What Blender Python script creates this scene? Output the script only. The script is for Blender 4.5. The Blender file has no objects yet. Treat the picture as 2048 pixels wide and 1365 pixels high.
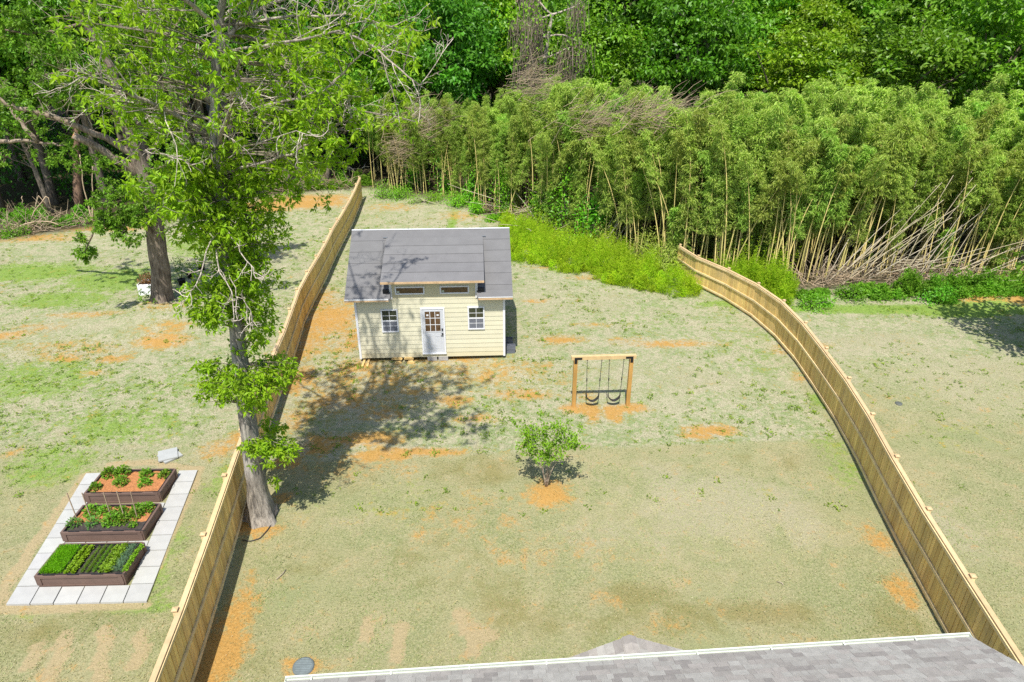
import bpy, math, random
import numpy as np
from mathutils import Matrix, Vector

random.seed(7)
RNG = np.random.default_rng(7)
scene = bpy.context.scene
COL = scene.collection

# ------------------------------------------------------------------ camera, sky, sun, exposure
CAM_H, PITCH, FPX = 13.6, math.radians(26.0), 1365.0
cd = bpy.data.cameras.new('camera')
cam = bpy.data.objects.new('camera', cd)
COL.objects.link(cam)
cam.location = (0, 0, CAM_H)
cam.rotation_euler = (math.radians(90) - PITCH, 0, 0)
cd.sensor_width = 36
cd.lens = 24
cd.clip_start, cd.clip_end = 0.1, 2000
scene.camera = cam

SUN_EL, SUN_AZ = math.radians(62), math.radians(-7.5)      # the sun stands behind the camera, a touch to the left
sdir = Vector((math.sin(SUN_AZ) * math.cos(SUN_EL), -math.cos(SUN_AZ) * math.cos(SUN_EL), math.sin(SUN_EL)))
w = bpy.data.worlds.new('World')
scene.world = w
w.use_nodes = True
wn = w.node_tree
bg = wn.nodes['Background']
sky = wn.nodes.new('ShaderNodeTexSky')
sky.sky_type = 'NISHITA'
sky.sun_disc = False
sky.sun_elevation = SUN_EL
sky.sun_rotation = math.pi - SUN_AZ
wn.links.new(sky.outputs[0], bg.inputs[0])
bg.inputs[1].default_value = 0.125
sl = bpy.data.lights.new('sun', 'SUN')
sl.energy = 4.5
sl.angle = math.radians(0.5)
sl.color = (1.0, 0.955, 0.87)
so = bpy.data.objects.new('sun', sl)
COL.objects.link(so)
so.rotation_euler = sdir.to_track_quat('Z', 'Y').to_euler()
so.location = (0, -30, 60)
scene.view_settings.view_transform = 'Standard'
scene.view_settings.look = 'None'
scene.view_settings.exposure = 0.55
scene.view_settings.gamma = 1
scene.render.engine = 'CYCLES'
scene.cycles.max_bounces = 6
scene.cycles.diffuse_bounces = 3
scene.cycles.transmission_bounces = 4
scene.cycles.glossy_bounces = 2
scene.cycles.use_denoising = False


# ------------------------------------------------------------------ survey helpers: a sighting from the drone to a spot on the ground
def _ray(px, py):
    u, v = (px - 1024) / FPX, -(py - 682.5) / FPX
    return (u, math.cos(PITCH) + v * math.sin(PITCH), -math.sin(PITCH) + v * math.cos(PITCH))


def G(px, py, h=0.0):
    d = _ray(px, py)
    t = (h - CAM_H) / d[2]
    return d[0] * t, d[1] * t


def at(px, py, y):
    d = _ray(px, py)
    t = y / d[1]
    return np.array((d[0] * t, y, CAM_H + d[2] * t))


# ------------------------------------------------------------------ value noise for scattering
_LAT = RNG.random((256, 256))


def vnoise(x, y, s, off=0.0):
    x, y = np.asarray(x) * s + 37.3 + off, np.asarray(y) * s + 11.7 + off * 1.7
    xi, yi = np.floor(x).astype(int), np.floor(y).astype(int)
    fx, fy = x - xi, y - yi
    fx, fy = fx * fx * (3 - 2 * fx), fy * fy * (3 - 2 * fy)
    a, b = _LAT[xi % 256, yi % 256], _LAT[(xi + 1) % 256, yi % 256]
    c, d = _LAT[xi % 256, (yi + 1) % 256], _LAT[(xi + 1) % 256, (yi + 1) % 256]
    return (a * (1 - fx) + b * fx) * (1 - fy) + (c * (1 - fx) + d * fx) * fy


def fbm(x, y, s, off=0.0):
    return (vnoise(x, y, s, off) * .5 + vnoise(x, y, s * 2.1, off + 5) * .3 + vnoise(x, y, s * 4.3, off + 9) * .2)


def sstep(a, b, x):
    t = np.clip((x - a) / (b - a), 0, 1)
    return t * t * (3 - 2 * t)


MOUNDS = [(*G(318, 622), .30, 2.4), (*G(1955, 606), .45, 1.3), (*G(2040, 614), .4, 1.2), (*G(1095, 982), .07, .6)]


def gz(x, y):
    x, y = np.asarray(x, float), np.asarray(y, float)
    z = (fbm(x, y, .35) - .5) * .10
    for mx, my, h, r in MOUNDS:
        z = z + h * np.exp(-((x - mx) ** 2 + (y - my) ** 2) / (r * r))
    return z


# ------------------------------------------------------------------ materials
def new_mat(name):
    m = bpy.data.materials.new(name)
    m.use_nodes = True
    nt = m.node_tree
    return m, nt, nt.nodes['Principled BSDF']


def N(nt, kind, **kw):
    n = nt.nodes.new(kind)
    for k, v in kw.items():
        setattr(n, k, v)
    return n


def noise(nt, scale, detail=3, rough=.55, coord=None, dist=0.0):
    n = N(nt, 'ShaderNodeTexNoise')
    n.inputs['Scale'].default_value = scale
    n.inputs['Detail'].default_value = detail
    n.inputs['Roughness'].default_value = rough
    n.inputs['Distortion'].default_value = dist
    if coord is not None:
        nt.links.new(coord, n.inputs['Vector'])
    return n.outputs['Fac']


def maprange(nt, v, a, b, c=0.0, d=1.0, smooth=False):
    n = N(nt, 'ShaderNodeMapRange')
    if smooth:
        n.interpolation_type = 'SMOOTHSTEP'
    nt.links.new(v, n.inputs[0])
    for i, x in enumerate((a, b, c, d)):
        n.inputs[i + 1].default_value = x
    return n.outputs[0]


def mixc(nt, f, a, b, mode='MIX'):
    n = N(nt, 'ShaderNodeMix', data_type='RGBA', blend_type=mode)
    for sock, v in ((n.inputs[0], f), (n.inputs[6], a), (n.inputs[7], b)):
        if isinstance(v, (int, float)):
            sock.default_value = v
        elif isinstance(v, tuple):
            sock.default_value = (*v, 1)
        else:
            nt.links.new(v, sock)
    return n.outputs[2]


def math_(nt, op, a, b=None):
    n = N(nt, 'ShaderNodeMath', operation=op)
    for sock, v in ((n.inputs[0], a), (n.inputs[1], b)):
        if v is None:
            continue
        if isinstance(v, (int, float)):
            sock.default_value = v
        else:
            nt.links.new(v, sock)
    return n.outputs[0]


def simple(name, col, rough=.7, var=.12, scale=6, bump=0.0, bscale=30, tint=False, metal=0.0, stretch=None, spec=.3):
    m, nt, b = new_mat(name)
    tc = N(nt, 'ShaderNodeTexCoord').outputs['Object']
    if stretch:
        mp = N(nt, 'ShaderNodeMapping')
        mp.inputs['Scale'].default_value = stretch
        nt.links.new(tc, mp.inputs[0])
        tc = mp.outputs[0]
    f = noise(nt, scale, 4, .6, tc)
    c = mixc(nt, maprange(nt, f, .3, .7), tuple(x * (1 - var) for x in col), tuple(min(1, x * (1 + var)) for x in col))
    if tint:
        c = mixc(nt, 1.0, c, N(nt, 'ShaderNodeAttribute', attribute_name='tint').outputs['Color'], 'MULTIPLY')
    nt.links.new(c, b.inputs['Base Color'])
    b.inputs['Roughness'].default_value = rough
    b.inputs['Metallic'].default_value = metal
    b.inputs['Specular IOR Level'].default_value = spec
    if bump:
        bn = N(nt, 'ShaderNodeBump')
        bn.inputs['Strength'].default_value = bump
        bn.inputs['Distance'].default_value = .02
        nt.links.new(noise(nt, bscale, 4, .6, tc), bn.inputs['Height'])
        nt.links.new(bn.outputs[0], b.inputs['Normal'])
    return m


def leafmat(name, col, trans=.35, rough=.5, spec=.25):
    m, nt, b = new_mat(name)
    t = N(nt, 'ShaderNodeAttribute', attribute_name='tint').outputs['Color']
    oi = N(nt, 'ShaderNodeObjectInfo').outputs['Random']
    v = maprange(nt, oi, 0, 1, .82, 1.18)
    c = mixc(nt, 1.0, col, t, 'MULTIPLY')
    hs = N(nt, 'ShaderNodeHueSaturation')
    nt.links.new(c, hs.inputs['Color'])
    nt.links.new(v, hs.inputs['Value'])
    nt.links.new(maprange(nt, oi, 0, 1, .488, .51), hs.inputs['Hue'])
    c = hs.outputs[0]
    nt.links.new(c, b.inputs['Base Color'])
    b.inputs['Roughness'].default_value = rough
    b.inputs['Specular IOR Level'].default_value = spec
    tr = N(nt, 'ShaderNodeBsdfTranslucent')
    c2 = mixc(nt, 1.0, c, (1.05, 1.2, .45), 'MULTIPLY')
    nt.links.new(c2, tr.inputs['Color'])
    mx = N(nt, 'ShaderNodeMixShader')
    mx.inputs[0].default_value = trans
    nt.links.new(b.outputs[0], mx.inputs[1])
    nt.links.new(tr.outputs[0], mx.inputs[2])
    nt.links.new(mx.outputs[0], nt.nodes['Material Output'].inputs[0])
    return m


def barkmat(name, c1, c2, scale=5):
    m, nt, b = new_mat(name)
    tc = N(nt, 'ShaderNodeTexCoord').outputs['Object']
    mp = N(nt, 'ShaderNodeMapping')
    mp.inputs['Scale'].default_value = (1, 1, .16)
    nt.links.new(tc, mp.inputs[0])
    f1 = noise(nt, scale * 3, 5, .65, mp.outputs[0], .6)
    f2 = noise(nt, scale * .35, 3, .5, tc)
    c = mixc(nt, maprange(nt, f1, .38, .62), c1, c2)
    c = mixc(nt, maprange(nt, f2, .45, .75, 0, .5), c, tuple(min(1, x * 1.5 + .03) for x in c2))
    c = mixc(nt, 1.0, c, N(nt, 'ShaderNodeAttribute', attribute_name='tint').outputs['Color'], 'MULTIPLY')
    nt.links.new(c, b.inputs['Base Color'])
    b.inputs['Roughness'].default_value = .9
    b.inputs['Specular IOR Level'].default_value = .1
    bn = N(nt, 'ShaderNodeBump')
    bn.inputs['Strength'].default_value = .9
    bn.inputs['Distance'].default_value = .05
    nt.links.new(f1, bn.inputs['Height'])
    nt.links.new(bn.outputs[0], b.inputs['Normal'])
    return m


# ------------------------------------------------------------------ mesh builder
class MB:
    def __init__(self, M=None):
        self.V, self.Q, self.T, self.C, self.n = [], [], [], [], 0
        self.SQ, self.ST = [], []
        self.M = M

    def raw(self, V, quads=None, tris=None, tint=(1, 1, 1), smooth=False):
        V = np.asarray(V, float).reshape(-1, 3)
        if self.M is not None:
            A = np.array(self.M)
            V = V @ A[:3, :3].T + A[:3, 3]
        c = np.asarray(tint, float)
        if c.ndim == 1:
            c = np.broadcast_to(c, (len(V), 3))
        self.V.append(V)
        self.C.append(c)
        if quads is not None and len(quads):
            q = np.asarray(quads, int) + self.n
            self.Q.append(q)
            self.SQ.append(np.full(len(q), smooth))
        if tris is not None and len(tris):
            t = np.asarray(tris, int) + self.n
            self.T.append(t)
            self.ST.append(np.full(len(t), smooth))
        self.n += len(V)

    def box(self, x0, x1, y0, y1, z0, z1, tint=(1, 1, 1)):
        V = [(x0, y0, z0), (x1, y0, z0), (x1, y1, z0), (x0, y1, z0), (x0, y0, z1), (x1, y0, z1), (x1, y1, z1), (x0, y1, z1)]
        self.raw(V, [(0, 3, 2, 1), (4, 5, 6, 7), (0, 1, 5, 4), (1, 2, 6, 5), (2, 3, 7, 6), (3, 0, 4, 7)], tint=tint)

    def hexa(self, V, tint=(1, 1, 1)):          # eight corners, bottom ring then top ring
        self.raw(V, [(0, 3, 2, 1), (4, 5, 6, 7), (0, 1, 5, 4), (1, 2, 6, 5), (2, 3, 7, 6), (3, 0, 4, 7)], tint=tint)

    def bar(self, a, b, wd, ht, tint=(1, 1, 1), up=(0, 0, 1)):   # a rectangular bar from a to b
        a, b, up = np.array(a, float), np.array(b, float), np.array(up, float)
        d = b - a
        d /= np.linalg.norm(d)
        s = np.cross(d, up)
        s /= np.linalg.norm(s)
        u = np.cross(s, d)
        s, u = s * wd / 2, u * ht / 2
        self.hexa([a - s - u, a + s - u, b + s - u, b - s - u, a - s + u, a + s + u, b + s + u, b - s + u], tint)

    def tube(self, P, R, n=6, tint=(1, 1, 1), cap=True, wob=0.0):
        P = np.asarray(P, float)
        k = len(P)
        R = np.broadcast_to(np.asarray(R, float), (k,))
        D = np.gradient(P, axis=0)
        D /= np.linalg.norm(D, axis=1)[:, None] + 1e-9
        ref = np.array((.31, .17, .93)) if abs(D.mean(0)[2]) < .8 else np.array((.95, .2, .1))
        S = np.cross(D, ref)
        S /= np.linalg.norm(S, axis=1)[:, None] + 1e-9
        U = np.cross(S, D)
        a = np.linspace(0, 2 * np.pi, n, endpoint=False)
        rr = R[:, None] * (1 + (wob * (RNG.random((k, n)) - .5) if wob else 0))
        V = P[:, None] + (S[:, None] * np.cos(a)[None, :, None] + U[:, None] * np.sin(a)[None, :, None]) * rr[..., None]
        i, j = np.arange(k - 1)[:, None] * n, np.arange(n)[None]
        q = np.stack([i + j, i + (j + 1) % n, i + n + (j + 1) % n, i + n + j], -1).reshape(-1, 4)
        t = None
        V = V.reshape(-1, 3)
        if cap:
            V = np.vstack([V, P[-1:], P[:1]])
            e = (k - 1) * n
            t = [(e + x, e + (x + 1) % n, k * n) for x in range(n)] + [((x + 1) % n, x, k * n + 1) for x in range(n)]
        self.raw(V, q, t, tint, smooth=True)

    def ring(self, c, prof, n=16, tint=(1, 1, 1)):   # lathe: (radius, z) pairs
        a = np.linspace(0, 2 * np.pi, n, endpoint=False)
        V = [(c[0] + r * math.cos(x), c[1] + r * math.sin(x), c[2] + z) for r, z in prof for x in a]
        q = [(i * n + j, i * n + (j + 1) % n, (i + 1) * n + (j + 1) % n, (i + 1) * n + j) for i in range(len(prof) - 1) for j in range(n)]
        self.raw(V, q, tint=tint, smooth=True)

    def leaves(self, P, D, U, L, W, tint, fold=.18, droop=.1):
        P, D, U = np.asarray(P, float), np.asarray(D, float), np.asarray(U, float)
        n = len(P)
        if not n:
            return
        D = D / (np.linalg.norm(D, axis=1)[:, None] + 1e-9)
        S = np.cross(D, U)
        S /= np.linalg.norm(S, axis=1)[:, None] + 1e-9
        U = np.cross(S, D)
        L, W = np.broadcast_to(L, (n,))[:, None], np.broadcast_to(W, (n,))[:, None]
        mid = P + D * L * .5
        V = np.stack([P, mid + S * W * .5 + U * W * fold, P + D * L - np.array((0, 0, 1.)) * L * droop, mid - S * W * .5 + U * W * fold], 1)
        b = np.arange(n)[:, None] * 4
        tr = np.concatenate([b + np.array([[0, 1, 2]]), b + np.array([[0, 2, 3]])])
        c = np.repeat(np.broadcast_to(np.asarray(tint, float), (n, 3)), 4, 0)
        self.raw(V.reshape(-1, 3), None, tr, c)

    def merge(self, V, T, C, M):
        A = np.array(M)
        self.raw(V @ A[:3, :3].T + A[:3, 3], None, T, C)

    def arrays(self):
        return (np.concatenate(self.V), np.concatenate(self.T), np.concatenate(self.C))

    def build(self, name, mat, parent=None):
        me = bpy.data.meshes.new(name)
        V, C = np.concatenate(self.V), np.concatenate(self.C)
        Q = np.concatenate(self.Q) if self.Q else np.zeros((0, 4), int)
        T = np.concatenate(self.T) if self.T else np.zeros((0, 3), int)
        S = np.concatenate(self.SQ + self.ST).astype(bool)
        me.vertices.add(len(V))
        me.vertices.foreach_set('co', V.astype(np.float32).ravel())
        li = np.concatenate([Q.ravel(), T.ravel()]).astype(np.int32)
        me.loops.add(len(li))
        me.loops.foreach_set('vertex_index', li)
        tot = np.concatenate([np.full(len(Q), 4), np.full(len(T), 3)]).astype(np.int32)
        st = np.concatenate([[0], np.cumsum(tot)[:-1]]).astype(np.int32)
        me.polygons.add(len(tot))
        me.polygons.foreach_set('loop_start', st)
        me.polygons.foreach_set('loop_total', tot)
        me.polygons.foreach_set('use_smooth', S)
        at_ = me.attributes.new('tint', 'FLOAT_COLOR', 'POINT')
        at_.data.foreach_set('color', np.hstack([C, np.ones((len(C), 1))]).astype(np.float32).ravel())
        me.materials.append(mat)
        me.update(calc_edges=True)
        o = bpy.data.objects.new(name, me)
        COL.objects.link(o)
        if parent is not None:
            o.parent = parent
        return o


def tag(o, label, cat, group=None, kind=None):
    o['label'] = label
    o['category'] = cat
    if group:
        o['group'] = group
    if kind:
        o['kind'] = kind
    return o


def thing(name, label, cat, loc=(0, 0, 0), rz=0.0, group=None):
    o = bpy.data.objects.new(name, None)
    o.empty_display_size = .2
    COL.objects.link(o)
    o.location = loc
    o.rotation_euler = (0, 0, rz)
    return tag(o, label, cat, group)


KIDS = {}


def copy_tree(o, parent=None):
    c = o.copy()
    COL.objects.link(c)
    if parent is not None:
        c.parent = parent
    for ch in o.children:
        copy_tree(ch, c)
    return c


def jit(a, n=None):
    if n is None:
        v = 1 + (RNG.random() - .5) * 2 * a
        return (v, v * (1 + (RNG.random() - .5) * a * .3), v * (1 + (RNG.random() - .5) * a * .5))
    v = 1 + (RNG.random((n, 1)) - .5) * 2 * a
    return v * (1 + (RNG.random((n, 3)) - .5) * a * .5)


def runit(n):
    v = RNG.normal(size=(n, 3))
    return v / np.linalg.norm(v, axis=1)[:, None]


UP = np.array((0, 0, 1.))

# ------------------------------------------------------------------ GROUND
MOW = (G(560, 925), G(1690, 876))          # the line where the old lawn stops and the seeded clay begins


def lawn_amount(x, y):
    b = MOW[0][1] + (MOW[1][1] - MOW[0][1]) * (x - MOW[0][0]) / (MOW[1][0] - MOW[0][0])
    inside = sstep(.12, -.12, y - b)
    left = sstep(20.5, 17.5, y + (fbm(x, y, .3) - .5) * 3)
    right = sstep(27, 19, y + (fbm(x, y, .3) - .5) * 5)
    sel_l, sel_r = x < -8.4 + (17 - y) * .12, x > 11.6
    return np.where(sel_l, left, np.where(sel_r, right, inside))


CLAY = [(960, 745, 200, 34, .42), (720, 770, 170, 70, .45), (900, 720, 120, 16, .5), (930, 1040, 180, 60, .26), (700, 930, 150, 30, .35), (1100, 1100, 200, 50, .22), (1350, 1250, 60, 24, .4), (1240, 1200, 60, 20, .35), (150, 700, 160, 26, .4), (340, 660, 60, 24, .45), (680, 650, 60, 60, .5), (607, 1332, 50, 24, .9), (640, 600, 40, 30, .6), (600, 760, 40, 40, .7), (680, 800, 90, 30, .6), (590, 840, 40, 30, .6), (760, 830, 60, 16, .6), (840, 780, 60, 14, .5), (700, 680, 40, 40, .6), (560, 1000, 40, 20, .5), (660, 640, 70, 40, .8), (610, 690, 60, 40, .6), (720, 735, 70, 22, .6), (780, 760, 60, 14, .5), (1120, 680, 60, 12, .62), (1340, 688, 110, 9, .68),
        (1250, 682, 45, 9, .5), (980, 755, 38, 14, .6), (1045, 788, 75, 13, .72), (905, 800, 50, 16, .65), (950, 838, 55, 13, .6), (735, 880, 90, 18, .8),
        (830, 905, 110, 11, 1), (760, 913, 80, 11, 1), (640, 890, 60, 25, .75), (1150, 818, 34, 12, 1), (1184, 824, 18, 22, 1), (1225, 826, 22, 22, 1),
        (1262, 816, 45, 11, .9), (1425, 860, 62, 13, .9), (1395, 872, 40, 8, .8), (1600, 755, 22, 14, .5), (1560, 700, 30, 14, .45), (1755, 1080, 30, 30, .7), (1800, 1180, 36, 40, .7),
        (1780, 990, 14, 20, .5), (1096, 990, 54, 33, .9), (430, 1320, 60, 90, 1), (470, 1235, 50, 60, .8), (500, 1160, 20, 30, .5), (515, 1055, 60, 22, .85),
        (575, 925, 30, 16, .8), (325, 683, 62, 15, .9), (225, 718, 40, 10, .7), (135, 716, 50, 10, .6), (190, 746, 36, 8, .6), (20, 672, 46, 10, .7), (80, 655, 60, 7, .5), (435, 900, 44, 26, .62),
        (475, 880, 30, 24, .6), (28, 905, 22, 14, .5), (600, 404, 110, 16, .95), (530, 415, 70, 13, .9), (660, 396, 60, 8, .7), (60, 476, 130, 10, .6), (200, 458, 120, 8, .6),
        (170, 632, 90, 7, .6), (330, 620, 70, 16, .4), (1070, 602, 34, 6, .6), (1190, 556, 70, 6, .5), (1120, 535, 80, 6, .4), (790, 415, 70, 9, .4), (930, 432, 60, 10, .5), (1190, 650, 60, 6, .4),
        (1955, 608, 55, 9, 1), (2035, 616, 40, 9, 1), (1545, 585, 26, 6, .5), (1650, 690, 26, 8, .4), (1790, 795, 50, 5, .4), (850, 745, 40, 10, .5), (700, 600, 30, 20, .5), (1170, 790, 50, 14, .4), (1075, 730, 60, 8, .4)]
LUSH = [(60, 545, 180, 24, .8), (230, 560, 130, 32, .8), (120, 600, 160, 24, .7), (420, 490, 120, 34, .6), (60, 760, 200, 60, .6), (250, 850, 180, 50, .6), (100, 930, 120, 60, .6), (360, 770, 120, 40, .4), (440, 960, 40, 60, .5), (800, 1000, 200, 60, .3), (1500, 700, 100, 60, .3), (1250, 640, 200, 30, .3), (1800, 618, 330, 12, .95), (1950, 628, 160, 10, .9),
        (310, 1170, 60, 60, .55), (270, 1212, 110, 20, .7), (350, 1090, 40, 60, .5), (60, 1225, 120, 20, .4), (1450, 608, 90, 8, .7), (1640, 800, 26, 22, .7), (1560, 680, 40, 20, .4), (1690, 940, 50, 60, .5), (1660, 890, 60, 30, .45), (640, 500, 60, 40, .4),
        (260, 790, 180, 40, .35), (60, 830, 140, 60, .35), (1000, 420, 120, 6, .6), (905, 445, 14, 30, .7), (820, 470, 60, 20, .3), (1300, 620, 140, 20, .3), (1490, 980, 90, 50, .25), (1230, 1280, 60, 30, .3), (1000, 700, 40, 8, .5), (630, 1000, 50, 40, .3), (520, 1130, 30, 50, .3), (1900, 870, 120, 40, .3)]
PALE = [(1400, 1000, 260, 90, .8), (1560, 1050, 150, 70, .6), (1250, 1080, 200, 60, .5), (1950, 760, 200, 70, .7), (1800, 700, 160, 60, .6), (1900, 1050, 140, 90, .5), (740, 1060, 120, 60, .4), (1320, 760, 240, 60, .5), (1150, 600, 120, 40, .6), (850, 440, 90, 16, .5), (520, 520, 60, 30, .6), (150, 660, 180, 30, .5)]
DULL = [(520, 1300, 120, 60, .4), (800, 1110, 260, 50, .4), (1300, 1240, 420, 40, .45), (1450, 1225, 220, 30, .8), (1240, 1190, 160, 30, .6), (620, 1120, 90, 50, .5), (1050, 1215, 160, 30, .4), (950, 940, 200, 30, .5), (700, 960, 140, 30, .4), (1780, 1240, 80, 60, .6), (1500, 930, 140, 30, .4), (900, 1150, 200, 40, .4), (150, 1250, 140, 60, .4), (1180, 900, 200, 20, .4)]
STREAK = [[(920, 1225), (935, 1255), (985, 1270)], [(930, 1258), (955, 1285), (945, 1305)], [(805, 1250), (800, 1285), (795, 1315)],
          [(210, 1260), (215, 1290), (195, 1320), (205, 1365)], [(130, 1270), (125, 1310), (105, 1340), (100, 1365)], [(280, 1270), (290, 1300), (270, 1330)], [(75, 1290), (70, 1310), (55, 1335)],
          [(735, 1240), (733, 1275)], [(172, 950), (90, 1060), (10, 1180), (0, 1215)], [(396, 945), (350, 1050), (300, 1150)], [(11, 1216), (150, 1214), (290, 1210)], [(400, 940), (300, 925), (220, 930)]]


def ax(lo, hi, step, far):
    c = np.arange(lo, hi, step)
    g = np.array([6, 14, 30, 60, 120, 260]) * 1.0
    return np.concatenate([lo - g[::-1] * far, c, hi + g * far])


def build_ground():
    X, Y = ax(-34, 34, .2, 1), ax(-4, 66, .2, 1)
    gx, gy = np.meshgrid(X, Y)
    x, y = gx.ravel(), gy.ravel()
    fade = sstep(60, 40, np.abs(x)) * sstep(90, 66, y) * sstep(-20, -4, y)
    z = gz(x, y) * fade
    clay, lush, bare = np.zeros_like(x), np.zeros_like(x), np.zeros_like(x)

    def blob(arr, px, py, rx, ry, v):
        cx, cy = G(px, py)
        e, _ = G(px + rx, py)
        _, n1 = G(px, py - ry)
        _, n2 = G(px, py + ry)
        a, b = abs(e - cx), abs(n1 - n2) / 2
        d = np.sqrt(((x - cx) / a) ** 2 + ((y - cy) / b) ** 2)
        np.maximum(arr, v * (1 - sstep(.25, 1.45, d)), out=arr)
    for b in CLAY:
        blob(clay, *b)
    for b in LUSH:
        blob(lush, *b)
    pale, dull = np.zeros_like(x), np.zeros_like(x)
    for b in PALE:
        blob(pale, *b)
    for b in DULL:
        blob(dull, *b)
    for st in STREAK:
        P = np.array([G(*p) for p in st])
        for a, b in zip(P[:-1], P[1:]):
            ab = b - a
            t = np.clip(((x - a[0]) * ab[0] + (y - a[1]) * ab[1]) / (ab @ ab), 0, 1)
            d = np.hypot(x - a[0] - t * ab[0], y - a[1] - t * ab[1])
            np.maximum(bare, 1 - sstep(.05, .32, d), out=bare)
    # clay under the fence lines and at the wood edge
    me = bpy.data.meshes.new('ground')
    nx, ny = len(X), len(Y)
    i, j = np.meshgrid(np.arange(nx - 1), np.arange(ny - 1))
    b = (j * nx + i).ravel()
    q = np.stack([b, b + 1, b + nx + 1, b + nx], 1)
    me.vertices.add(len(x))
    me.vertices.foreach_set('co', np.stack([x, y, z], 1).astype(np.float32).ravel())
    me.loops.add(q.size)
    me.loops.foreach_set('vertex_index', q.astype(np.int32).ravel())
    me.polygons.add(len(q))
    me.polygons.foreach_set('loop_start', (np.arange(len(q)) * 4).astype(np.int32))
    me.polygons.foreach_set('loop_total', np.full(len(q), 4, np.int32))
    me.polygons.foreach_set('use_smooth', np.ones(len(q), bool))
    a = me.attributes.new('cover', 'FLOAT_COLOR', 'POINT')
    a.data.foreach_set('color', np.stack([clay, lush, lawn_amount(x, y), bare], 1).astype(np.float32).ravel())
    # deep leaf litter under the woods
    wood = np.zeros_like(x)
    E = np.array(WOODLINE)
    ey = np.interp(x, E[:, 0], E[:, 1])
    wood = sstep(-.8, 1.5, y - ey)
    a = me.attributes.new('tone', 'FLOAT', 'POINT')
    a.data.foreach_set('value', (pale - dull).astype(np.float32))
    a = me.attributes.new('litter', 'FLOAT', 'POINT')
    a.data.foreach_set('value', wood.astype(np.float32))
    me.update(calc_edges=True)
    o = bpy.data.objects.new('ground', me)
    COL.objects.link(o)
    o['kind'] = 'structure'
    o['label'] = 'patchy back yard of dry seeded lawn with orange clay showing through'

    m, nt, bs = new_mat('lawn')
    geo = N(nt, 'ShaderNodeNewGeometry').outputs['Position']
    at1 = N(nt, 'ShaderNodeAttribute', attribute_name='cover')
    sep = N(nt, 'ShaderNodeSeparateColor')
    nt.links.new(at1.outputs['Color'], sep.inputs[0])
    clay_, lush_, lawn_, bare_ = sep.outputs[0], sep.outputs[1], sep.outputs[2], at1.outputs['Alpha']
    lit_ = N(nt, 'ShaderNodeAttribute', attribute_name='litter').outputs['Fac']
    fine = noise(nt, 16, 5, .75, geo, .4)
    tuft = noise(nt, 4.5, 4, .7, geo, .6)
    patch = noise(nt, 1.1, 4, .62, geo, .5)
    big = noise(nt, .28, 3, .55, geo)
    spk = noise(nt, 38, 2, .7, geo)
    # seeded area: straw with grey-green seedlings
    seed = mixc(nt, maprange(nt, fine, .36, .62), (.29, .27, .165), (.53, .49, .345))
    seed = mixc(nt, maprange(nt, math_(nt, 'ADD', math_(nt, 'MULTIPLY', tuft, .6), math_(nt, 'MULTIPLY', patch, .5)), .50, .64), seed, (.22, .30, .12))
    # old lawn
    lw = mixc(nt, maprange(nt, fine, .36, .64), (.18, .215, .085), (.40, .38, .215))
    lw = mixc(nt, maprange(nt, math_(nt, 'ADD', math_(nt, 'MULTIPLY', patch, .6), math_(nt, 'MULTIPLY', big, .5)), .45, .66), lw, mixc(nt, fine, (.31, .275, .14), (.47, .42, .26)))
    lw = mixc(nt, maprange(nt, big, .52, .7, 0, .6), lw, mixc(nt, fine, (.16, .22, .09), (.28, .34, .15)))
    c = mixc(nt, lawn_, seed, lw)
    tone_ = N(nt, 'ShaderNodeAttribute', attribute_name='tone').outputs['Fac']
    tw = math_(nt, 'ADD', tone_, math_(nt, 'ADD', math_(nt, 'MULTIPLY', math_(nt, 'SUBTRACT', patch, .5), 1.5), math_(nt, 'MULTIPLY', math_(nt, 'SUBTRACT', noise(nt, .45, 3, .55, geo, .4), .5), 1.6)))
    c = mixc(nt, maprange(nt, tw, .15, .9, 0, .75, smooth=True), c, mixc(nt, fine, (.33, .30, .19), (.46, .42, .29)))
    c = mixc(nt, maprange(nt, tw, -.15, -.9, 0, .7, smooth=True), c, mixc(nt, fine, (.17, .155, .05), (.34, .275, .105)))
    pm = math_(nt, 'ADD', math_(nt, 'MULTIPLY', math_(nt, 'SUBTRACT', patch, .5), .9), math_(nt, 'ADD', math_(nt, 'MULTIPLY', math_(nt, 'SUBTRACT', tuft, .5), 1.3), math_(nt, 'MULTIPLY', math_(nt, 'SUBTRACT', fine, .5), .6)))
    lm = maprange(nt, math_(nt, 'ADD', lush_, pm), .28, .72, smooth=True)
    c = mixc(nt, lm, c, mixc(nt, maprange(nt, fine, .35, .65), (.14, .25, .035), (.28, .40, .09)))
    bm = maprange(nt, math_(nt, 'ADD', bare_, math_(nt, 'MULTIPLY', pm, .8)), .35, .7, 0, .9, smooth=True)
    c = mixc(nt, bm, c, mixc(nt, fine, (.36, .28, .14), (.50, .40, .25)))
    # loose clay flecks over the seeded ground
    fl = math_(nt, 'MULTIPLY', maprange(nt, noise(nt, .8, 5, .72, geo, 1.0),   .60, .74, 0, .6), math_(nt, 'SUBTRACT', 1.0, lawn_))
    cpm = math_(nt, 'ADD', math_(nt, 'MULTIPLY', pm, 1.35), math_(nt, 'MULTIPLY', math_(nt, 'SUBTRACT', noise(nt, 2.2, 5, .75, geo, .8), .5), 1.1))
    cm = maprange(nt, math_(nt, 'ADD', math_(nt, 'ADD', clay_, fl), cpm), .16, .82, 0, .9, smooth=True)
    c = mixc(nt, cm, c, mixc(nt, maprange(nt, fine, .3, .7), (.40, .20, .04), (.60, .34, .10)))
    c = mixc(nt, lit_, c, mixc(nt, maprange(nt, fine, .35, .65), (.025, .022, .012), (.085, .068, .04)))
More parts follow.
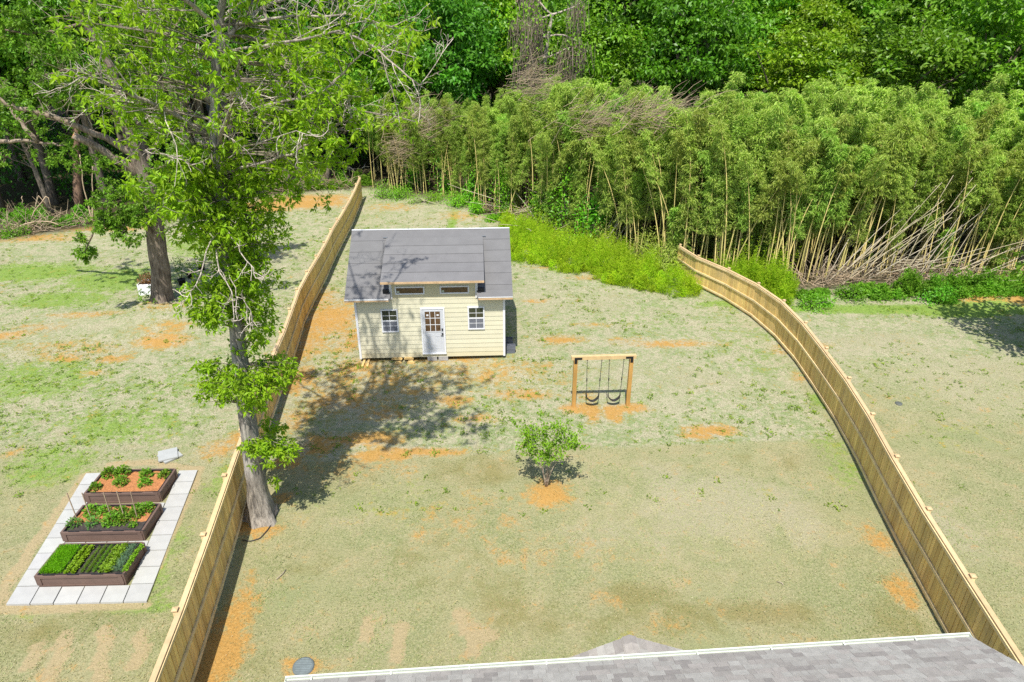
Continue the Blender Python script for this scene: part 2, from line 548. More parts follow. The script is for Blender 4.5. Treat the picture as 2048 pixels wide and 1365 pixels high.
    c = mixc(nt, maprange(nt, spk, .3, .7, .35, 0), c, (.09, .085, .04))
    nt.links.new(c, bs.inputs['Base Color'])
    bs.inputs['Roughness'].default_value = .95
    bs.inputs['Specular IOR Level'].default_value = .08
    bn = N(nt, 'ShaderNodeBump')
    bn.inputs['Strength'].default_value = .8
    bn.inputs['Distance'].default_value = .05
    nt.links.new(math_(nt, 'ADD', fine, math_(nt, 'MULTIPLY', tuft, .8)), bn.inputs['Height'])
    nt.links.new(bn.outputs[0], bs.inputs['Normal'])
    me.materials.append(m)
    return X, Y, (clay.reshape(ny, nx), lush.reshape(ny, nx), bare.reshape(ny, nx), (pale - dull).reshape(ny, nx))


WOODLINE = sorted([(-200, 44), (-60, 44)] + [G(*p) for p in ((-200, 488), (0, 482), (150, 462), (300, 452), (430, 425), (520, 396), (650, 382), (735, 378), (800, 392), (900, 402), (980, 440), (1090, 462), (1250, 520), (1350, 545),
                                                      (1480, 572), (1600, 585), (1750, 578), (1900, 582), (2048, 588), (2200, 592))] + [(60, 36), (200, 36)])
GX, GY, COVER = build_ground()


def cover(x, y, k):
    i = np.clip(np.searchsorted(GX, x), 0, len(GX) - 1)
    j = np.clip(np.searchsorted(GY, y), 0, len(GY) - 1)
    return COVER[k][j, i]


# ------------------------------------------------------------------ wood materials
M_PINE = simple('treated_pine', (.80, .55, .20), .8, .16, 6, .3, 40, tint=True, stretch=(1, 1, .12))
nt_ = M_PINE.node_tree
b_ = nt_.nodes['Principled BSDF']
src_ = b_.inputs['Base Color'].links[0].from_socket
pos_ = N(nt_, 'ShaderNodeNewGeometry').outputs['Position']
sx_ = N(nt_, 'ShaderNodeSeparateXYZ')
nt_.links.new(pos_, sx_.inputs[0])
splash_ = math_(nt_, 'MULTIPLY', maprange(nt_, sx_.outputs[2], .05, .45, 1, 0), maprange(nt_, noise(nt_, 3.5, 4, .6, pos_), .35, .65))
c_ = mixc(nt_, math_(nt_, 'MULTIPLY', splash_, .6), src_, (.32, .17, .06))
c_ = mixc(nt_, maprange(nt_, noise(nt_, .9, 4, .65, pos_), .5, .72, 0, .45), c_, (.38, .31, .20))      # greyed patches
c_ = mixc(nt_, maprange(nt_, noise(nt_, 9, 2, .5, pos_), .69, .74, 0, .6), c_, (.20, .11, .045))         # knots
nt_.links.new(c_, b_.inputs['Base Color'])
M_PINEH = simple('treated_pine_rail', (.74, .57, .31), .8, .15, 4, .25, 30, tint=True)
M_CAPW = simple('pine_cap', (.56, .40, .22), .8, .12, 4, .2, 30, tint=True)
M_WHITE = simple('white_paint', (.70, .71, .74), .5, .04, 3)


# ------------------------------------------------------------------ FENCES
def resample(P, step):
    P = np.array(P, float)
    s = np.concatenate([[0], np.cumsum(np.hypot(*np.diff(P, axis=0).T))])
    n = max(2, int(round(s[-1] / step)) + 1)
    t = np.linspace(0, s[-1], n)
    return np.stack([np.interp(t, s, P[:, 0]), np.interp(t, s, P[:, 1])], 1)


def smooth_line(P, it=2):
    P = np.array(P, float)
    for _ in range(it):
        Q = P.copy()
        Q[1:-1] = P[:-2] * .25 + P[1:-1] * .5 + P[2:] * .25
        P = Q
    return P


def fence(name, pts, label, side, heights):
    """side: +1 puts the rails on the right of the walking direction, posts on the other side"""
    pts = resample(smooth_line(resample(pts, 1.2), 2), 2.44)
    root = thing(name, label, 'fence')
    boards, cap, mid, low = MB(), MB(), MB(), MB()
    npost = len(pts)
    H = np.interp(np.arange(npost) / (npost - 1), [h[0] for h in heights], [h[1] for h in heights])
    H = H + (RNG.random(npost) - .5) * .035
    Z = gz(pts[:, 0], pts[:, 1])
    for k in range(npost - 1):
        a, b = pts[k], pts[k + 1]
        d = (b - a) / np.linalg.norm(b - a)
        s = np.array((d[1], -d[0])) * side                     # towards the rails
        Ln = np.linalg.norm(b - a)
        nb = int(Ln / .146)
        z0a, z0b = Z[k], Z[k + 1]
        for i in range(nb):
            t0, t1 = (i + .06) / nb, (i + .94) / nb
            p, q = a + (b - a) * t0, a + (b - a) * t1
            zz = z0a + (z0b - z0a) * (t0 + t1) / 2
            hh = H[k] + (H[k + 1] - H[k]) * (t0 + t1) / 2
            off = (RNG.random() - .5) * .012
            lo, hi = zz + .03 + RNG.random() * .03, zz + hh - .02
            i0, i1 = s * (-.010 + off), s * (.008 + off)
            v = [(*(p + i0), lo), (*(q + i0), lo), (*(q + i1), lo), (*(p + i1), lo)]
            v += [(x, y, hi) for x, y, _ in v]
            tn = jit(.17)
            if RNG.random() < .12:
                tn = (tn[0] * .82, tn[1] * .79, tn[2] * .72)
            boards.hexa(v, tn)
            i2, i3 = s * (-.034), s * (-.020)                   # the board behind covers the gap
            g0, g1 = a + (b - a) * max(0, (i - .12) / nb), a + (b - a) * ((i + .12) / nb)
            v = [(*(g0 + i2), lo), (*(g1 + i2), lo), (*(g1 + i3), lo), (*(g0 + i3), lo)]
            boards.hexa(v + [(x, y, hi) for x, y, _ in v], (.75, .7, .62))
        o = s * .032
        A = lambda z: (a[0] + o[0], a[1] + o[1], z)
        B = lambda z: (b[0] + o[0], b[1] + o[1], z)
        mid.bar(A(z0a + H[k] * .52), B(z0b + H[k + 1] * .52), .038, .088, jit(.1))
        low.bar(A(z0a + .17), B(z0b + .17), .038, .088, jit(.1))
        mid.bar(A(z0a + H[k] - .075), B(z0b + H[k + 1] - .075), .038, .085, jit(.1))
        c = -s * .03
        cap.bar((a[0] + c[0], a[1] + c[1], z0a + H[k]), (b[0] + c[0], b[1] + c[1], z0b + H[k + 1]), .115, .038, jit(.1))
    boards.build('boards', M_PINE, root)
    cap.build('cap_rail', M_CAPW, root)
    mid.build('middle_rail', M_PINEH, root)
    low.build('bottom_rail', M_PINEH, root)
    for k in range(npost):
        a, b = pts[max(0, k - 1)], pts[min(npost - 1, k + 1)]
        d = (b - a) / np.linalg.norm(b - a)
        s = np.array((d[1], -d[0])) * side
        p = pts[k] - s * .115
        ang = math.atan2(d[1], d[0])
        m = MB(Matrix.Translation((*p, Z[k])) @ Matrix.Rotation(ang, 4, 'Z'))
        m.box(-.045, .045, -.045, .045, -.3, H[k] + .06, jit(.1))
        po = m.build('post', M_PINEH, root)
        m = MB(Matrix.Translation((*p, Z[k] + H[k] + .06)) @ Matrix.Rotation(ang, 4, 'Z'))
        m.box(-.066, .066, -.062, .062, .0, .022)
        m.raw([(-.06, -.06, .022), (.06, -.06, .022), (.06, .06, .022), (-.06, .06, .022), (0, 0, .05)], None,
              [(0, 1, 4), (1, 2, 4), (2, 3, 4), (3, 0, 4)])
        m.build('post_cap', M_CAPW, po)
    return root


FL = [(-6.62, 6.0)] + [G(*p) for p in ((390, 1365), (505, 975), (532, 870), (589, 721), (607, 648), (649, 568), (678, 503), (702, 459), (725, 399))]
FR = [(9.9, 7.0)] + [G(*p) for p in ((1884, 1261), (1782, 1074), (1734, 968), (1703, 898), (1678, 858), (1641, 800), (1611, 754), (1574, 702), (1537, 662), (1494, 628), (1454, 601), (1411, 584), (1381, 573))] + [(9.45, 37.2)]
fence('wooden_fence', FL, 'tan plank fence running straight back between the big trunk and the cream shed', 1, [(0, 1.85), (.6, 1.8), (1, 1.7)])
fence('wooden_fence', FR, 'long curving tan plank fence on the far side of the swing frame', -1, [(0, 1.85), (.7, 1.82), (1, 1.5)])


# ------------------------------------------------------------------ SHED
def build_shed():
    ox, oy = G(721, 717, .18)
    W, Dp = 6.16, 5.66
    root = thing('garden_shed', 'cream lap-sided shed with grey felt roof, dormer and white door', 'shed', (ox, oy, 0), math.radians(2.8))
    M_SID = simple('cream_siding', (.62, .59, .44), .65, .04, 2, tint=True)
    M_SIDD = simple('cream_dormer', (.58, .53, .36), .65, .05, 2, tint=True)
    M_FELT = simple('grey_felt', (.15, .148, .15), .85, .07, 2.2, .25, 60, tint=True)
    M_RAW = simple('raw_fascia', (.55, .38, .22), .8, .2, 5, .1, 30, tint=True)
    M_GLASS, nt, b = new_mat('window_glass')
    b.inputs['Base Color'].default_value = (.045, .05, .03, 1)
    b.inputs['Roughness'].default_value = .08
    b.inputs['Specular IOR Level'].default_value = .8
    M_DARK = simple('shed_inside_wood', (.11, .065, .035), .25, .4, 8, spec=.6)
    M_REFLPANE = simple('grey_reflection_pane', (.15, .16, .19), .5, .15, 4)  # lower sash panes: blue-grey colour stands in for the reflection on the glass
    M_DOOR = simple('door_paint', (.55, .565, .60), .45, .04, 3)
    M_BLK = simple('black_hardware', (.03, .03, .035), .4, .1, 8)
    z0, ze = .18, 2.92
    rise, half = 1.93, 3.15
    oh = .32
    yr = -oh + half                                # ridge in local y
    slope = rise / half
    zr = ze + .10 + rise

    def rz_(y):                                    # roof top surface, front slope
        return zr - slope * abs(yr - y)
    # body
    m = MB()
    inner = .03
    y1 = 2 * yr
    m.raw([(0, inner, z0), (W, inner, z0), (W, y1 - inner, z0), (0, y1 - inner, z0), (0, inner, ze), (W, inner, ze), (W, y1 - inner, ze), (0, y1 - inner, ze),
           (0, yr, zr - .14), (W, yr, zr - .14)], [(0, 1, 5, 4), (2, 3, 7, 6), (3, 2, 1, 0)], tint=(1, 1, 1))
    for x in (0, W):
        m.raw([(x, inner, z0), (x, y1 - inner, z0), (x, y1 - inner, ze), (x, yr, zr - .14), (x, inner, ze)], [(0, 1, 2, 4)], [(4, 2, 3)])
    zz = z0
    ex = .205
    while zz < 2.86:                               # lap boards on the front wall, each tilted out at the foot
        h = min(ex + .02, 2.93 - zz)
        t = np.array(jit(.025)) * (np.array((.93, .89, .82)) if zz < .3 else (np.array((.975, .96, .93)) if zz < .5 else 1))
        m.hexa([(.05, -.009, zz), (W - .05, -.009, zz), (W - .05, .028, zz), (.05, .028, zz), (.05, .006, zz + h), (W - .05, .006, zz + h), (W - .05, .028, zz + h), (.05, .028, zz + h)], t)
        m.hexa([(W - .026, .06, zz), (W + .016, .06, zz), (W + .016, y1 - .06, zz), (W - .026, y1 - .06, zz), (W - .026, .06, zz + h), (W + .004, .06, zz + h), (W + .004, y1 - .06, zz + h), (W - .026, y1 - .06, zz + h)], t)
        m.hexa([(-.016, .06, zz), (.026, .06, zz), (.026, y1 - .06, zz), (-.016, y1 - .06, zz), (-.004, .06, zz + h), (.026, .06, zz + h), (.026, y1 - .06, zz + h), (-.004, y1 - .06, zz + h)], t)
        zz += ex
    m.build('siding', M_SID, root)
    for x in (-.02, W - .07):
        for yy in (-.03, y1 - .06):
            m = MB()
            m.box(x, x + .09, yy, yy + .09, z0 - .02, ze + .02)
            m.build('corner_trim', M_WHITE, root)
    # main roof: felt strips over a deck, notched for the dormer
    dx0, dx1 = 1.17, 5.33                           # dormer roof
    wx0, wx1 = 1.50, 5.02                           # dormer wall
    rx0, rx1 = -.33, W + .33
    m = MB()
    yA = -oh
    n = 6
    edges = np.linspace(yA, yr, n + 1)
    th = .09

    def strip(x0, x1, ya, yb, lift=0.0, seam=True):
        za, zb = rz_(ya) + lift, rz_(yb) + lift
        m.hexa([(x0, ya, za - th), (x1, ya, za - th), (x1, yb, zb - th), (x0, yb, zb - th), (x0, ya, za + .006), (x1, ya, za + .006), (x1, yb, zb), (x0, yb, zb)], jit(.025))
        if seam:
            m.hexa([(x0, ya - .002, za + .004), (x1, ya - .002, za + .004), (x1, ya + .012, za + .004), (x0, ya + .012, za + .004),
                    (x0, ya - .002, za + .010), (x1, ya - .002, za + .010), (x1, ya + .012, za + .013), (x0, ya + .012, za + .013)], (.62, .62, .62))
    ycut = .0
    for i in range(n):
        ya, yb = edges[i], edges[i + 1]
        if ya < ycut < yb:
            for xa, xb in ((rx0, wx0), (wx1, rx1)):
                strip(xa, xb, ya, ycut, seam=i > 0)
            strip(rx0, rx1, ycut, yb, seam=False)
        else:
            strip(rx0, rx1, ya, yb)
    for i in range(n):                              # back slope
        ya, yb = 2 * yr - edges[i + 1], 2 * yr - edges[i]
        strip(rx0, rx1, ya, yb, seam=False)
    m.build('roof', M_FELT, root)
    m = MB()
    m.box(rx0, rx1, yr - .03, yr + .05, zr + .002, zr + .03)
    m.build('ridge_strip', M_WHITE, root)
    for xa, xb, white in ((rx0, wx0 - .06, True), (wx1 + .06, rx1, False)):
        m = MB()
        m.box(xa, xb, yA - .025, yA, rz_(yA) - th - .03, rz_(yA) - .012, jit(.08))
        f = m.build('fascia', M_RAW, root)
        m = MB()
        m.box(xa, xb, yA - .034, yA - .026, rz_(yA) - .05 if white else rz_(yA) - .025, rz_(yA) + .012)
        m.build('drip_edge', M_WHITE, f)
    # dormer roof
    yD = -.36
    zD = ze + .83
    yT = yr - .42
    zT = rz_(yT) + .03
    m = MB()
    dn = 5
    e2 = np.linspace(yD, yT, dn + 1)
    for i in range(dn):
        ya, yb = e2[i], e2[i + 1]
        za, zb = np.interp([ya, yb], [yD, yT], [zD, zT])
        m.hexa([(dx0, ya, za - .07), (dx1, ya, za - .07), (dx1, yb, zb - .07), (dx0, yb, zb - .07), (dx0, ya, za + .006), (dx1, ya, za + .006), (dx1, yb, zb), (dx0, yb, zb)], [q * 1.06 for q in jit(.04)])
        if i:
            m.hexa([(dx0, ya - .002, za + .004), (dx1, ya - .002, za + .004), (dx1, ya + .012, za + .006), (dx0, ya + .012, za + .006),
                    (dx0, ya - .002, za + .010), (dx1, ya - .002, za + .010), (dx1, ya + .012, za + .014), (dx0, ya + .012, za + .014)], (.66, .66, .66))
    m.build('dormer_roof', M_FELT, root)
    m = MB()
    m.box(dx0, dx1, yD - .03, yD, zD - .085, zD - .002)
    m.build('dormer_fascia', M_RAW, root)
    for x0 in (dx0 - .12, dx1 - .05):               # flashing laps where the dormer meets the main roof
        m = MB()
        m.box(x0, x0 + .17, yT - .02, yT + .05, zT + .005, zT + .022)
        m.build('flashing', simple('dull_flashing', (.16, .18, .20), .6, .2, 9), root)
    # dormer wall, flush with the siding
    m = MB()
    zd1 = np.interp(0, [yD, yT], [zD, zT]) - .075
    m.box(wx0, wx1, -.004, .06, ze - .03, zd1)
    for x in (wx0, wx1):
        m.raw([(x, .06, ze - .1), (x, .06, zd1), (x, yT - .1, zT - .08), (x, yT - .1, zT - .3)], [(0, 1, 2, 3)])
    m.build('dormer_wall', M_SIDD, root)
    for x in (wx0 - .04, wx1 - .06):
        m = MB()
        m.box(x, x + .10, -.03, .07, ze - .05, zd1 - .002)
        m.build('dormer_corner_trim', M_WHITE, root)
        xx = x - .26 if x < 3 else x + .10
        m = MB()
        m.box(xx, xx + .26, -.10, .02, ze + .16, ze + .40)
        m.box(xx + (.12 if x < 3 else 0), xx + (.26 if x < 3 else .14), -.14, -.10, ze + .16, ze + .30)
        m.build('step_flashing', M_BLK, root)

    def window(x0, x1, za, zb, kind, name='window'):
        t = .055
        m = MB()
        m.box(x0, x1, -.045, -.005, za, za + t)
        m.box(x0, x1, -.045, -.005, zb - t, zb)
        m.box(x0, x0 + t, -.043, -.005, za + t, zb - t)
        m.box(x1 - t, x1, -.043, -.005, za + t, zb - t)
        fr = m.build(name, M_WHITE, root)
        m = MB()
        m.box(x0 + t, x1 - t, -.026, -.018, za + t, zb - t)
        if kind == 'sash':
            m = MB()
            m.box(x0 + t, x1 - t, -.026, -.018, (za + zb) / 2, zb - t)
        m.build('pane', M_GLASS if kind == 'sash' else M_DARK, fr)
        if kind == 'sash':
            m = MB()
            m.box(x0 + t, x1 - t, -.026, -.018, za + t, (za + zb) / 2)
            m.build('grey_reflection_pane', M_REFLPANE, fr)
        if kind == 'sash':
            xm, zm = (x0 + x1) / 2, (za + zb) / 2
            m = MB()
            m.box(x0 + t, x1 - t, -.038, -.026, zm - .028, zm + .028)
            m.build('meeting_rail', M_WHITE, fr)
            m = MB()
            for zc, (a, c) in (((za + t + zm) / 2, (za + t, zm - .028)), ((zb - t + zm) / 2, (zm + .028, zb - t))):
                m.box(xm - .009, xm + .009, -.032, -.026, a, c)
                m.box(x0 + t, x1 - t, -.031, -.026, zc - .009, zc + .009)
            m.build('muntins', M_WHITE, fr)
        else:
            m = MB()
            m.box(x0 + t + .02, x0 + t + .12, -.029, -.0265, za + t + .02, za + t + .1)
            m.build('sticker', simple('pale_sticker', (.45, .5, .4), .6, .1, 5), fr)
        return fr
    window(1.03, 1.73, 1.39, 2.43, 'sash')
    window(4.62, 5.32, 1.44, 2.48, 'sash')
    window(1.69, 2.89, ze + .155, ze + .50, 'slit', 'clerestory_window')
    window(3.51, 4.71, ze + .155, ze + .50, 'slit', 'clerestory_window')
    # door
    x0, x1, za, zb = 2.66, 3.66, .37, 2.46
    m = MB()
    m.box(x0, x0 + .06, -.05, -.005, za, zb)
    m.box(x1 - .06, x1, -.05, -.005, za, zb)
    m.box(x0 + .06, x1 - .06, -.048, -.005, zb - .06, zb)
    m.box(x0 - .01, x1 + .01, -.07, -.005, za - .045, za)
    m.build('door_frame', M_WHITE, root)
    m = MB()
    a, c = x0 + .062, x1 - .062
    m.box(a, c, -.032, -.006, za + .002, zb - .062)
    lx0, lx1, lz0, lz1 = a + .12, c - .13, 1.40, 2.30
    m.box(lx0 - .035, lx1 + .035, -.044, -.033, lz0 - .035, lz0)
    m.box(lx0 - .035, lx1 + .035, -.044, -.033, lz1, lz1 + .035)
    m.box(lx0 - .035, lx0, -.044, -.033, lz0, lz1)
    m.box(lx1, lx1 + .035, -.044, -.033, lz0, lz1)
    xm = (a + c) / 2
    for bx0, bx1 in ((a + .12, xm - .05), (xm + .05, c - .12)):        # two raised lower panels
        m.box(bx0, bx1, -.038, -.033, .60, .62)
        m.box(bx0, bx1, -.038, -.033, 1.16, 1.18)
        m.box(bx0, bx0 + .02, -.038, -.033, .62, 1.16)
        m.box(bx1 - .02, bx1, -.038, -.033, .62, 1.16)
    d = m.build('door', M_DOOR, root)
    m = MB()
    m.box(lx0, lx1, -.036, -.033, lz0, lz1)
    m.build('door_glass', M_DARK, d)
    m = MB()
    for i in (1, 2):
        xx = lx0 + (lx1 - lx0) * i / 3
        z_ = lz0 + (lz1 - lz0) * i / 3
        m.box(xx - .012, xx + .012, -.042, -.0365, lz0, lz1)
        m.box(lx0, lx1, -.0415, -.0365, z_ - .012, z_ + .012)
    m.build('door_muntins', M_WHITE, d)
    for i, xx in enumerate((lx0 + .06, lx1 - .14)):
        m = MB()
        m.box(xx, xx + .09, -.0405, -.0368, lz1 - .20, lz1 - .13)
        m.build('sticker', M_WHITE, d)
    m = MB()
    m.box(c - .09, c - .03, -.06, -.034, 1.42, 1.52)
    m.build('keypad', M_BLK, d)
    m = MB()
    m.ring((c - .06, -.05, 1.29), [(.0, -.035), (.035, -.02), (.035, .02), (0, .035)], 10)
    m.box(c - .13, c - .045, -.075, -.058, 1.20, 1.222)
    m.box(c - .05, c - .03, -.075, -.034, 1.20, 1.29)
    m.build('handle', M_BLK, d)
    return root


shed = build_shed()
SH = Matrix.Translation(shed.location) @ Matrix.Rotation(math.radians(2.8), 4, 'Z')


def shed_pt(x, y, z=0.0):
    v = SH @ Vector((x, y, z))
    return v


M_BLOCK = simple('grey_concrete_block', (.36, .35, .34), .9, .15, 8, .4, 60, tint=True)
M_BLOCKD = simple('dark_concrete_block', (.13, .14, .17), .85, .15, 8, .3, 60, tint=True)
M_LUM = simple('fresh_lumber', (.60, .42, .17), .8, .15, 6, tint=True)


def block(x, y, z, label, mat, rz=0, sx=.2, sy=.10, h=.19):
    v = shed_pt(x, y, 0)
    m = MB()
    t = .03                                               # hollow masonry block: walls, web
    m.box(-sx, sx, -sy, -sy + t, 0, h)
    m.box(-sx, sx, sy - t, sy, 0, h)
    for q in (-sx, -t / 2, sx - t):
        m.box(q, q + t, -sy + t, sy - t, 0, h, (.9, .9, .9))
    o = m.build('concrete_block', mat)
    o.location = (v.x, v.y, z)
    o.rotation_euler = (0, 0, rz + math.radians(2.8))
    tag(o, label, 'block', 'concrete blocks around the shed')


block(3.05, .06, 0, 'tan-grey concrete block below the door of the shed, left of its neighbour', M_BLOCK)
block(3.52, .06, 0, 'light grey concrete block just right of the one below the door', M_BLOCK)
block(6.42, .55, 0, 'dark grey block lowest of the stack at the right shed wall', M_BLOCKD)
block(6.44, .55, .2, 'dark grey block second up in the stack at the right shed wall', M_BLOCKD, .1)
block(6.36, 1.25, 0, 'dark grey block behind the stack beside the right shed wall, lower', M_BLOCKD, .2)
block(6.36, 1.27, .2, 'dark grey block behind the stack beside the right shed wall, upper', M_BLOCKD, -.1)
for k, xx in enumerate((.16, .34)):
    m = MB()
    m.box(-.045, .045, -.55, .9, 0, .09, jit(.1))
    o = m.build('timber_skid', M_LUM)
    o.location = shed_pt(xx, 0, 0)
    o.rotation_euler = (0, 0, math.radians(1 + 3 * k))
    tag(o, ('left' if k == 0 else 'right') + ' one of two timber skids poking out under the left shed corner', 'timber', 'timber skids under the shed')
for k, (xx, yy, zz, ln, lab) in enumerate(((1.55, -.02, .1, .45, 'upper left short plank tucked under the shed wall'), (2.05, -.02, .1, .4, 'upper right short plank tucked under the shed wall'),
                                           (1.62, -.22, 0.0, .26, 'lower left short plank lying on the ground before the shed'), (2.14, -.2, 0.0, .3, 'lower right short plank lying on the ground before the shed'))):
    m = MB()
    m.box(-ln / 2, ln / 2, -.07, .07, 0, .045, jit(.12))
    m.box(-ln / 2 + .03, ln / 2 - .04, -.06, .075, .047, .09, jit(.12))
    o = m.build('short_plank', M_LUM)
    o.location = shed_pt(xx, yy, zz)
    o.rotation_euler = (0, 0, math.radians((-6, 3, 4, 10)[k]))
    tag(o, lab, 'plank', 'short planks under the shed')


# ------------------------------------------------------------------ HOUSE at the bottom edge: only its back roof slope shows
def build_house():
    he = 4.68
    a = np.array(at(572, 1364, 7.0))
    he = a[2]
    bx, by = G(1945, 1275, he)
    yaw = math.atan2(by - a[1], bx - a[0])
    Ln = math.hypot(bx - a[0], by - a[1])
    root = thing('house', 'house with grey shingled roof and white gutter along its eave', 'house', (a[0], a[1], 0), yaw)
    M_SH = simple('grey_shingles', (.34, .325, .30), .9, .12, 9, .5, 120, tint=True)
    M_GUT = simple('gutter_paint', (.62, .66, .58), .4, .03, 3)
    M_WALL = simple('house_siding', (.62, .60, .55), .7, .05, 3)
    tanp = math.tan(math.radians(27))
    run = 7.0
    # local: x along the eave, y towards the yard; eave at y = 0, roof climbs towards -y
    m = MB()
    m.box(.4, Ln - .4, -13.6, -.45, 0, he - .12)
    for x in (.4, Ln - .4):
        m.raw([(x, -13.6, he - .12), (x, -.45, he - .12), (x, -run, he + run * tanp - .3)], None, [(0, 1, 2)])
    m.build('wall', M_WALL, root)
    m = MB()
    c, s = math.cos(math.atan(tanp)), math.sin(math.atan(tanp))

    def P(x, d, up):                      # point on the slope: d up the slope from the eave
        return (x, -d * c - up * s, he + d * s + up * c)
    tot = run / c
    course = .146
    nc = int(tot / course)
    m.hexa([P(0, 0, -.12), P(Ln, 0, -.12), P(Ln, tot, -.12), P(0, tot, -.12), P(0, 0, 0), P(Ln, 0, 0), P(Ln, tot, 0), P(0, tot, 0)], (.5, .5, .5))
    zr = he + run * tanp
    m.hexa([(0, -run, zr - .13), (Ln, -run, zr - .13), (Ln, -2 * run, he - .13), (0, -2 * run, he - .13), (0, -run, zr), (Ln, -run, zr), (Ln, -2 * run, he), (0, -2 * run, he)], (.9, .9, .9))
    pal = [(1.08, 1.08, 1.07), (1.0, .99, .98), (.91, .88, .87), (.80, .77, .77), (1.03, .99, .98), (1.14, 1.14, 1.13)]
    for i in range(min(nc, 32)):
        d = i * course
        x = -RNG.random() * .3
        while x < Ln:
            wd = .10 + RNG.random() * .2
            x0, x1 = max(0, x), min(Ln, x + wd)
            if x1 - x0 > .01:
                t = np.array(pal[RNG.integers(len(pal))]) * (1 + (RNG.random() - .5) * .06)
                lift = .013 + .006 * RNG.random()
                m.hexa([P(x0, d - .01, .001), P(x1 - .003, d - .01, .001), P(x1 - .003, d + course, .001), P(x0, d + course, .001),
                        P(x0, d - .01, lift), P(x1 - .003, d - .01, lift), P(x1 - .003, d + course, .003), P(x0, d + course, .003)], t)
            x += wd
    m.build('roof', M_SH, root)
    m = MB()                                # K-style gutter: back, floor, moulded front, hangers
    for y0, y1, z0, z1 in ((.012, .018, -.11, -.01), (.018, .07, -.11, -.102), (.07, .084, -.11, -.055), (.08, .094, -.057, -.012), (.076, .10, -.013, .002)):
        m.box(-.03, Ln + .02, y0, y1, he + z0, he + z1)
    m.box(-.03, -.022, .02, .08, he - .10, he - .013)
    m.box(Ln + .012, Ln + .02, .02, .08, he - .10, he - .013)
    g = m.build('gutter', M_GUT, root)
    for x in np.arange(.35, Ln, 1.2):
        m = MB()
        m.box(x, x + .025, .0185, .0755, he - .03, he - .02)
        m.build('gutter_hanger', M_GUT, g)
    m = MB()
    m.box(0, Ln, -.02, .012, he - .16, he - .012)
    m.build('fascia', M_WHITE, root)
    # small gabled roof over the back door, lower than the gutter
    ph = he - .55
    R = Matrix.Rotation(-yaw, 4, 'Z') @ Matrix.Translation((-a[0], -a[1], 0))
    gx, gy = G(1258, 1271, ph)
    loc = R @ Vector((gx, gy, 0))
    gx, ge = loc.x, loc.y
    m = MB()
    pt = math.tan(math.radians(24))
    hw = 2.4
    for sg in (-1, 1):
        m.hexa([(gx, -.4, ph - .1), (gx + sg * hw, -.4, ph - .1 - hw * pt), (gx + sg * hw, ge, ph - .1 - hw * pt), (gx, ge, ph - .1),
                (gx, -.4, ph - .01), (gx + sg * hw, -.4, ph - .01 - hw * pt), (gx + sg * hw, ge, ph - .01 - hw * pt), (gx, ge, ph - .01)], (.6, .6, .6))
        k = 0
        dd = 0.0
        while dd < hw:
            yy = ge
            d1 = min(hw, dd + .14)
            while yy > -.4:
                y2 = yy - (.14 + RNG.random() * .22)
                t = np.array(pal[RNG.integers(len(pal))]) * .95
                za, zb = ph - dd * pt, ph - d1 * pt
                m.hexa([(gx + sg * dd, max(y2, -.4), za - .009), (gx + sg * d1, max(y2, -.4), zb - .009), (gx + sg * d1, yy - .003, zb - .009), (gx + sg * dd, yy - .003, za - .009),
                        (gx + sg * dd, max(y2, -.4), za - .002), (gx + sg * d1, max(y2, -.4), zb + .006), (gx + sg * d1, yy - .003, zb + .006), (gx + sg * dd, yy - .003, za - .002)], t)
                yy = y2
            dd = d1
    for yy in np.arange(ge, -.4, -.16):     # ridge caps
        m.raw([(gx, yy, ph + .022), (gx - .12, yy, ph + .022 - .12 * pt), (gx - .12, yy - .17, ph + .01 - .12 * pt), (gx, yy - .17, ph + .01),
               (gx + .12, yy, ph + .022 - .12 * pt), (gx + .12, yy - .17, ph + .01 - .12 * pt)], [(0, 1, 2, 3), (4, 0, 3, 5)], tint=np.array(pal[RNG.integers(5)]))
    m.build('porch_roof', M_SH, root)
    m = MB()
    m.box(gx - 1.5, gx + 1.5, -.45, ge - .35, 0, ph - .1 - 1.5 * pt)
    m.raw([(gx - 1.5, ge - .35, ph - .1 - 1.5 * pt), (gx + 1.5, ge - .35, ph - .1 - 1.5 * pt), (gx, ge - .35, ph - .12)], None, [(0, 1, 2)])
    m.build('porch_wall', M_WALL, root)
    return root


build_house()

# ------------------------------------------------------------------ RAISED BEDS AND PAVERS
M_PAVE = simple('pale_paver', (.40, .40, .385), .9, .07, 3, .25, 70, tint=True)
M_BEDP = simple('brown_composite', (.150, .098, .078), .6, .1, 5, tint=True)
M_LINER = simple('black_liner', (.02, .02, .024), .5, .2, 10)
M_MULCH = simple('orange_mulch', (.40, .17, .065), .95, .35, 22, .9, 60)
M_SOIL = simple('dark_soil', (.055, .045, .04), .95, .45, 25, .9, 60)
pFL, pFR, pBR, pBL = (np.array(G(*p, .04)) for p in ((11, 1210), (294, 1204), (396, 940), (172, 947)))


def garden(u, v):
    return (pFL * (1 - u) + pFR * u) * (1 - v) + (pBL * (1 - u) + pBR * u) * v


GW, GD = np.linalg.norm(pFR - pFL), np.linalg.norm(pBL - pFL)
pu, pv = .60 / GW, .61 / GD
GROT = math.atan2(*(pFR - pFL)[::-1])


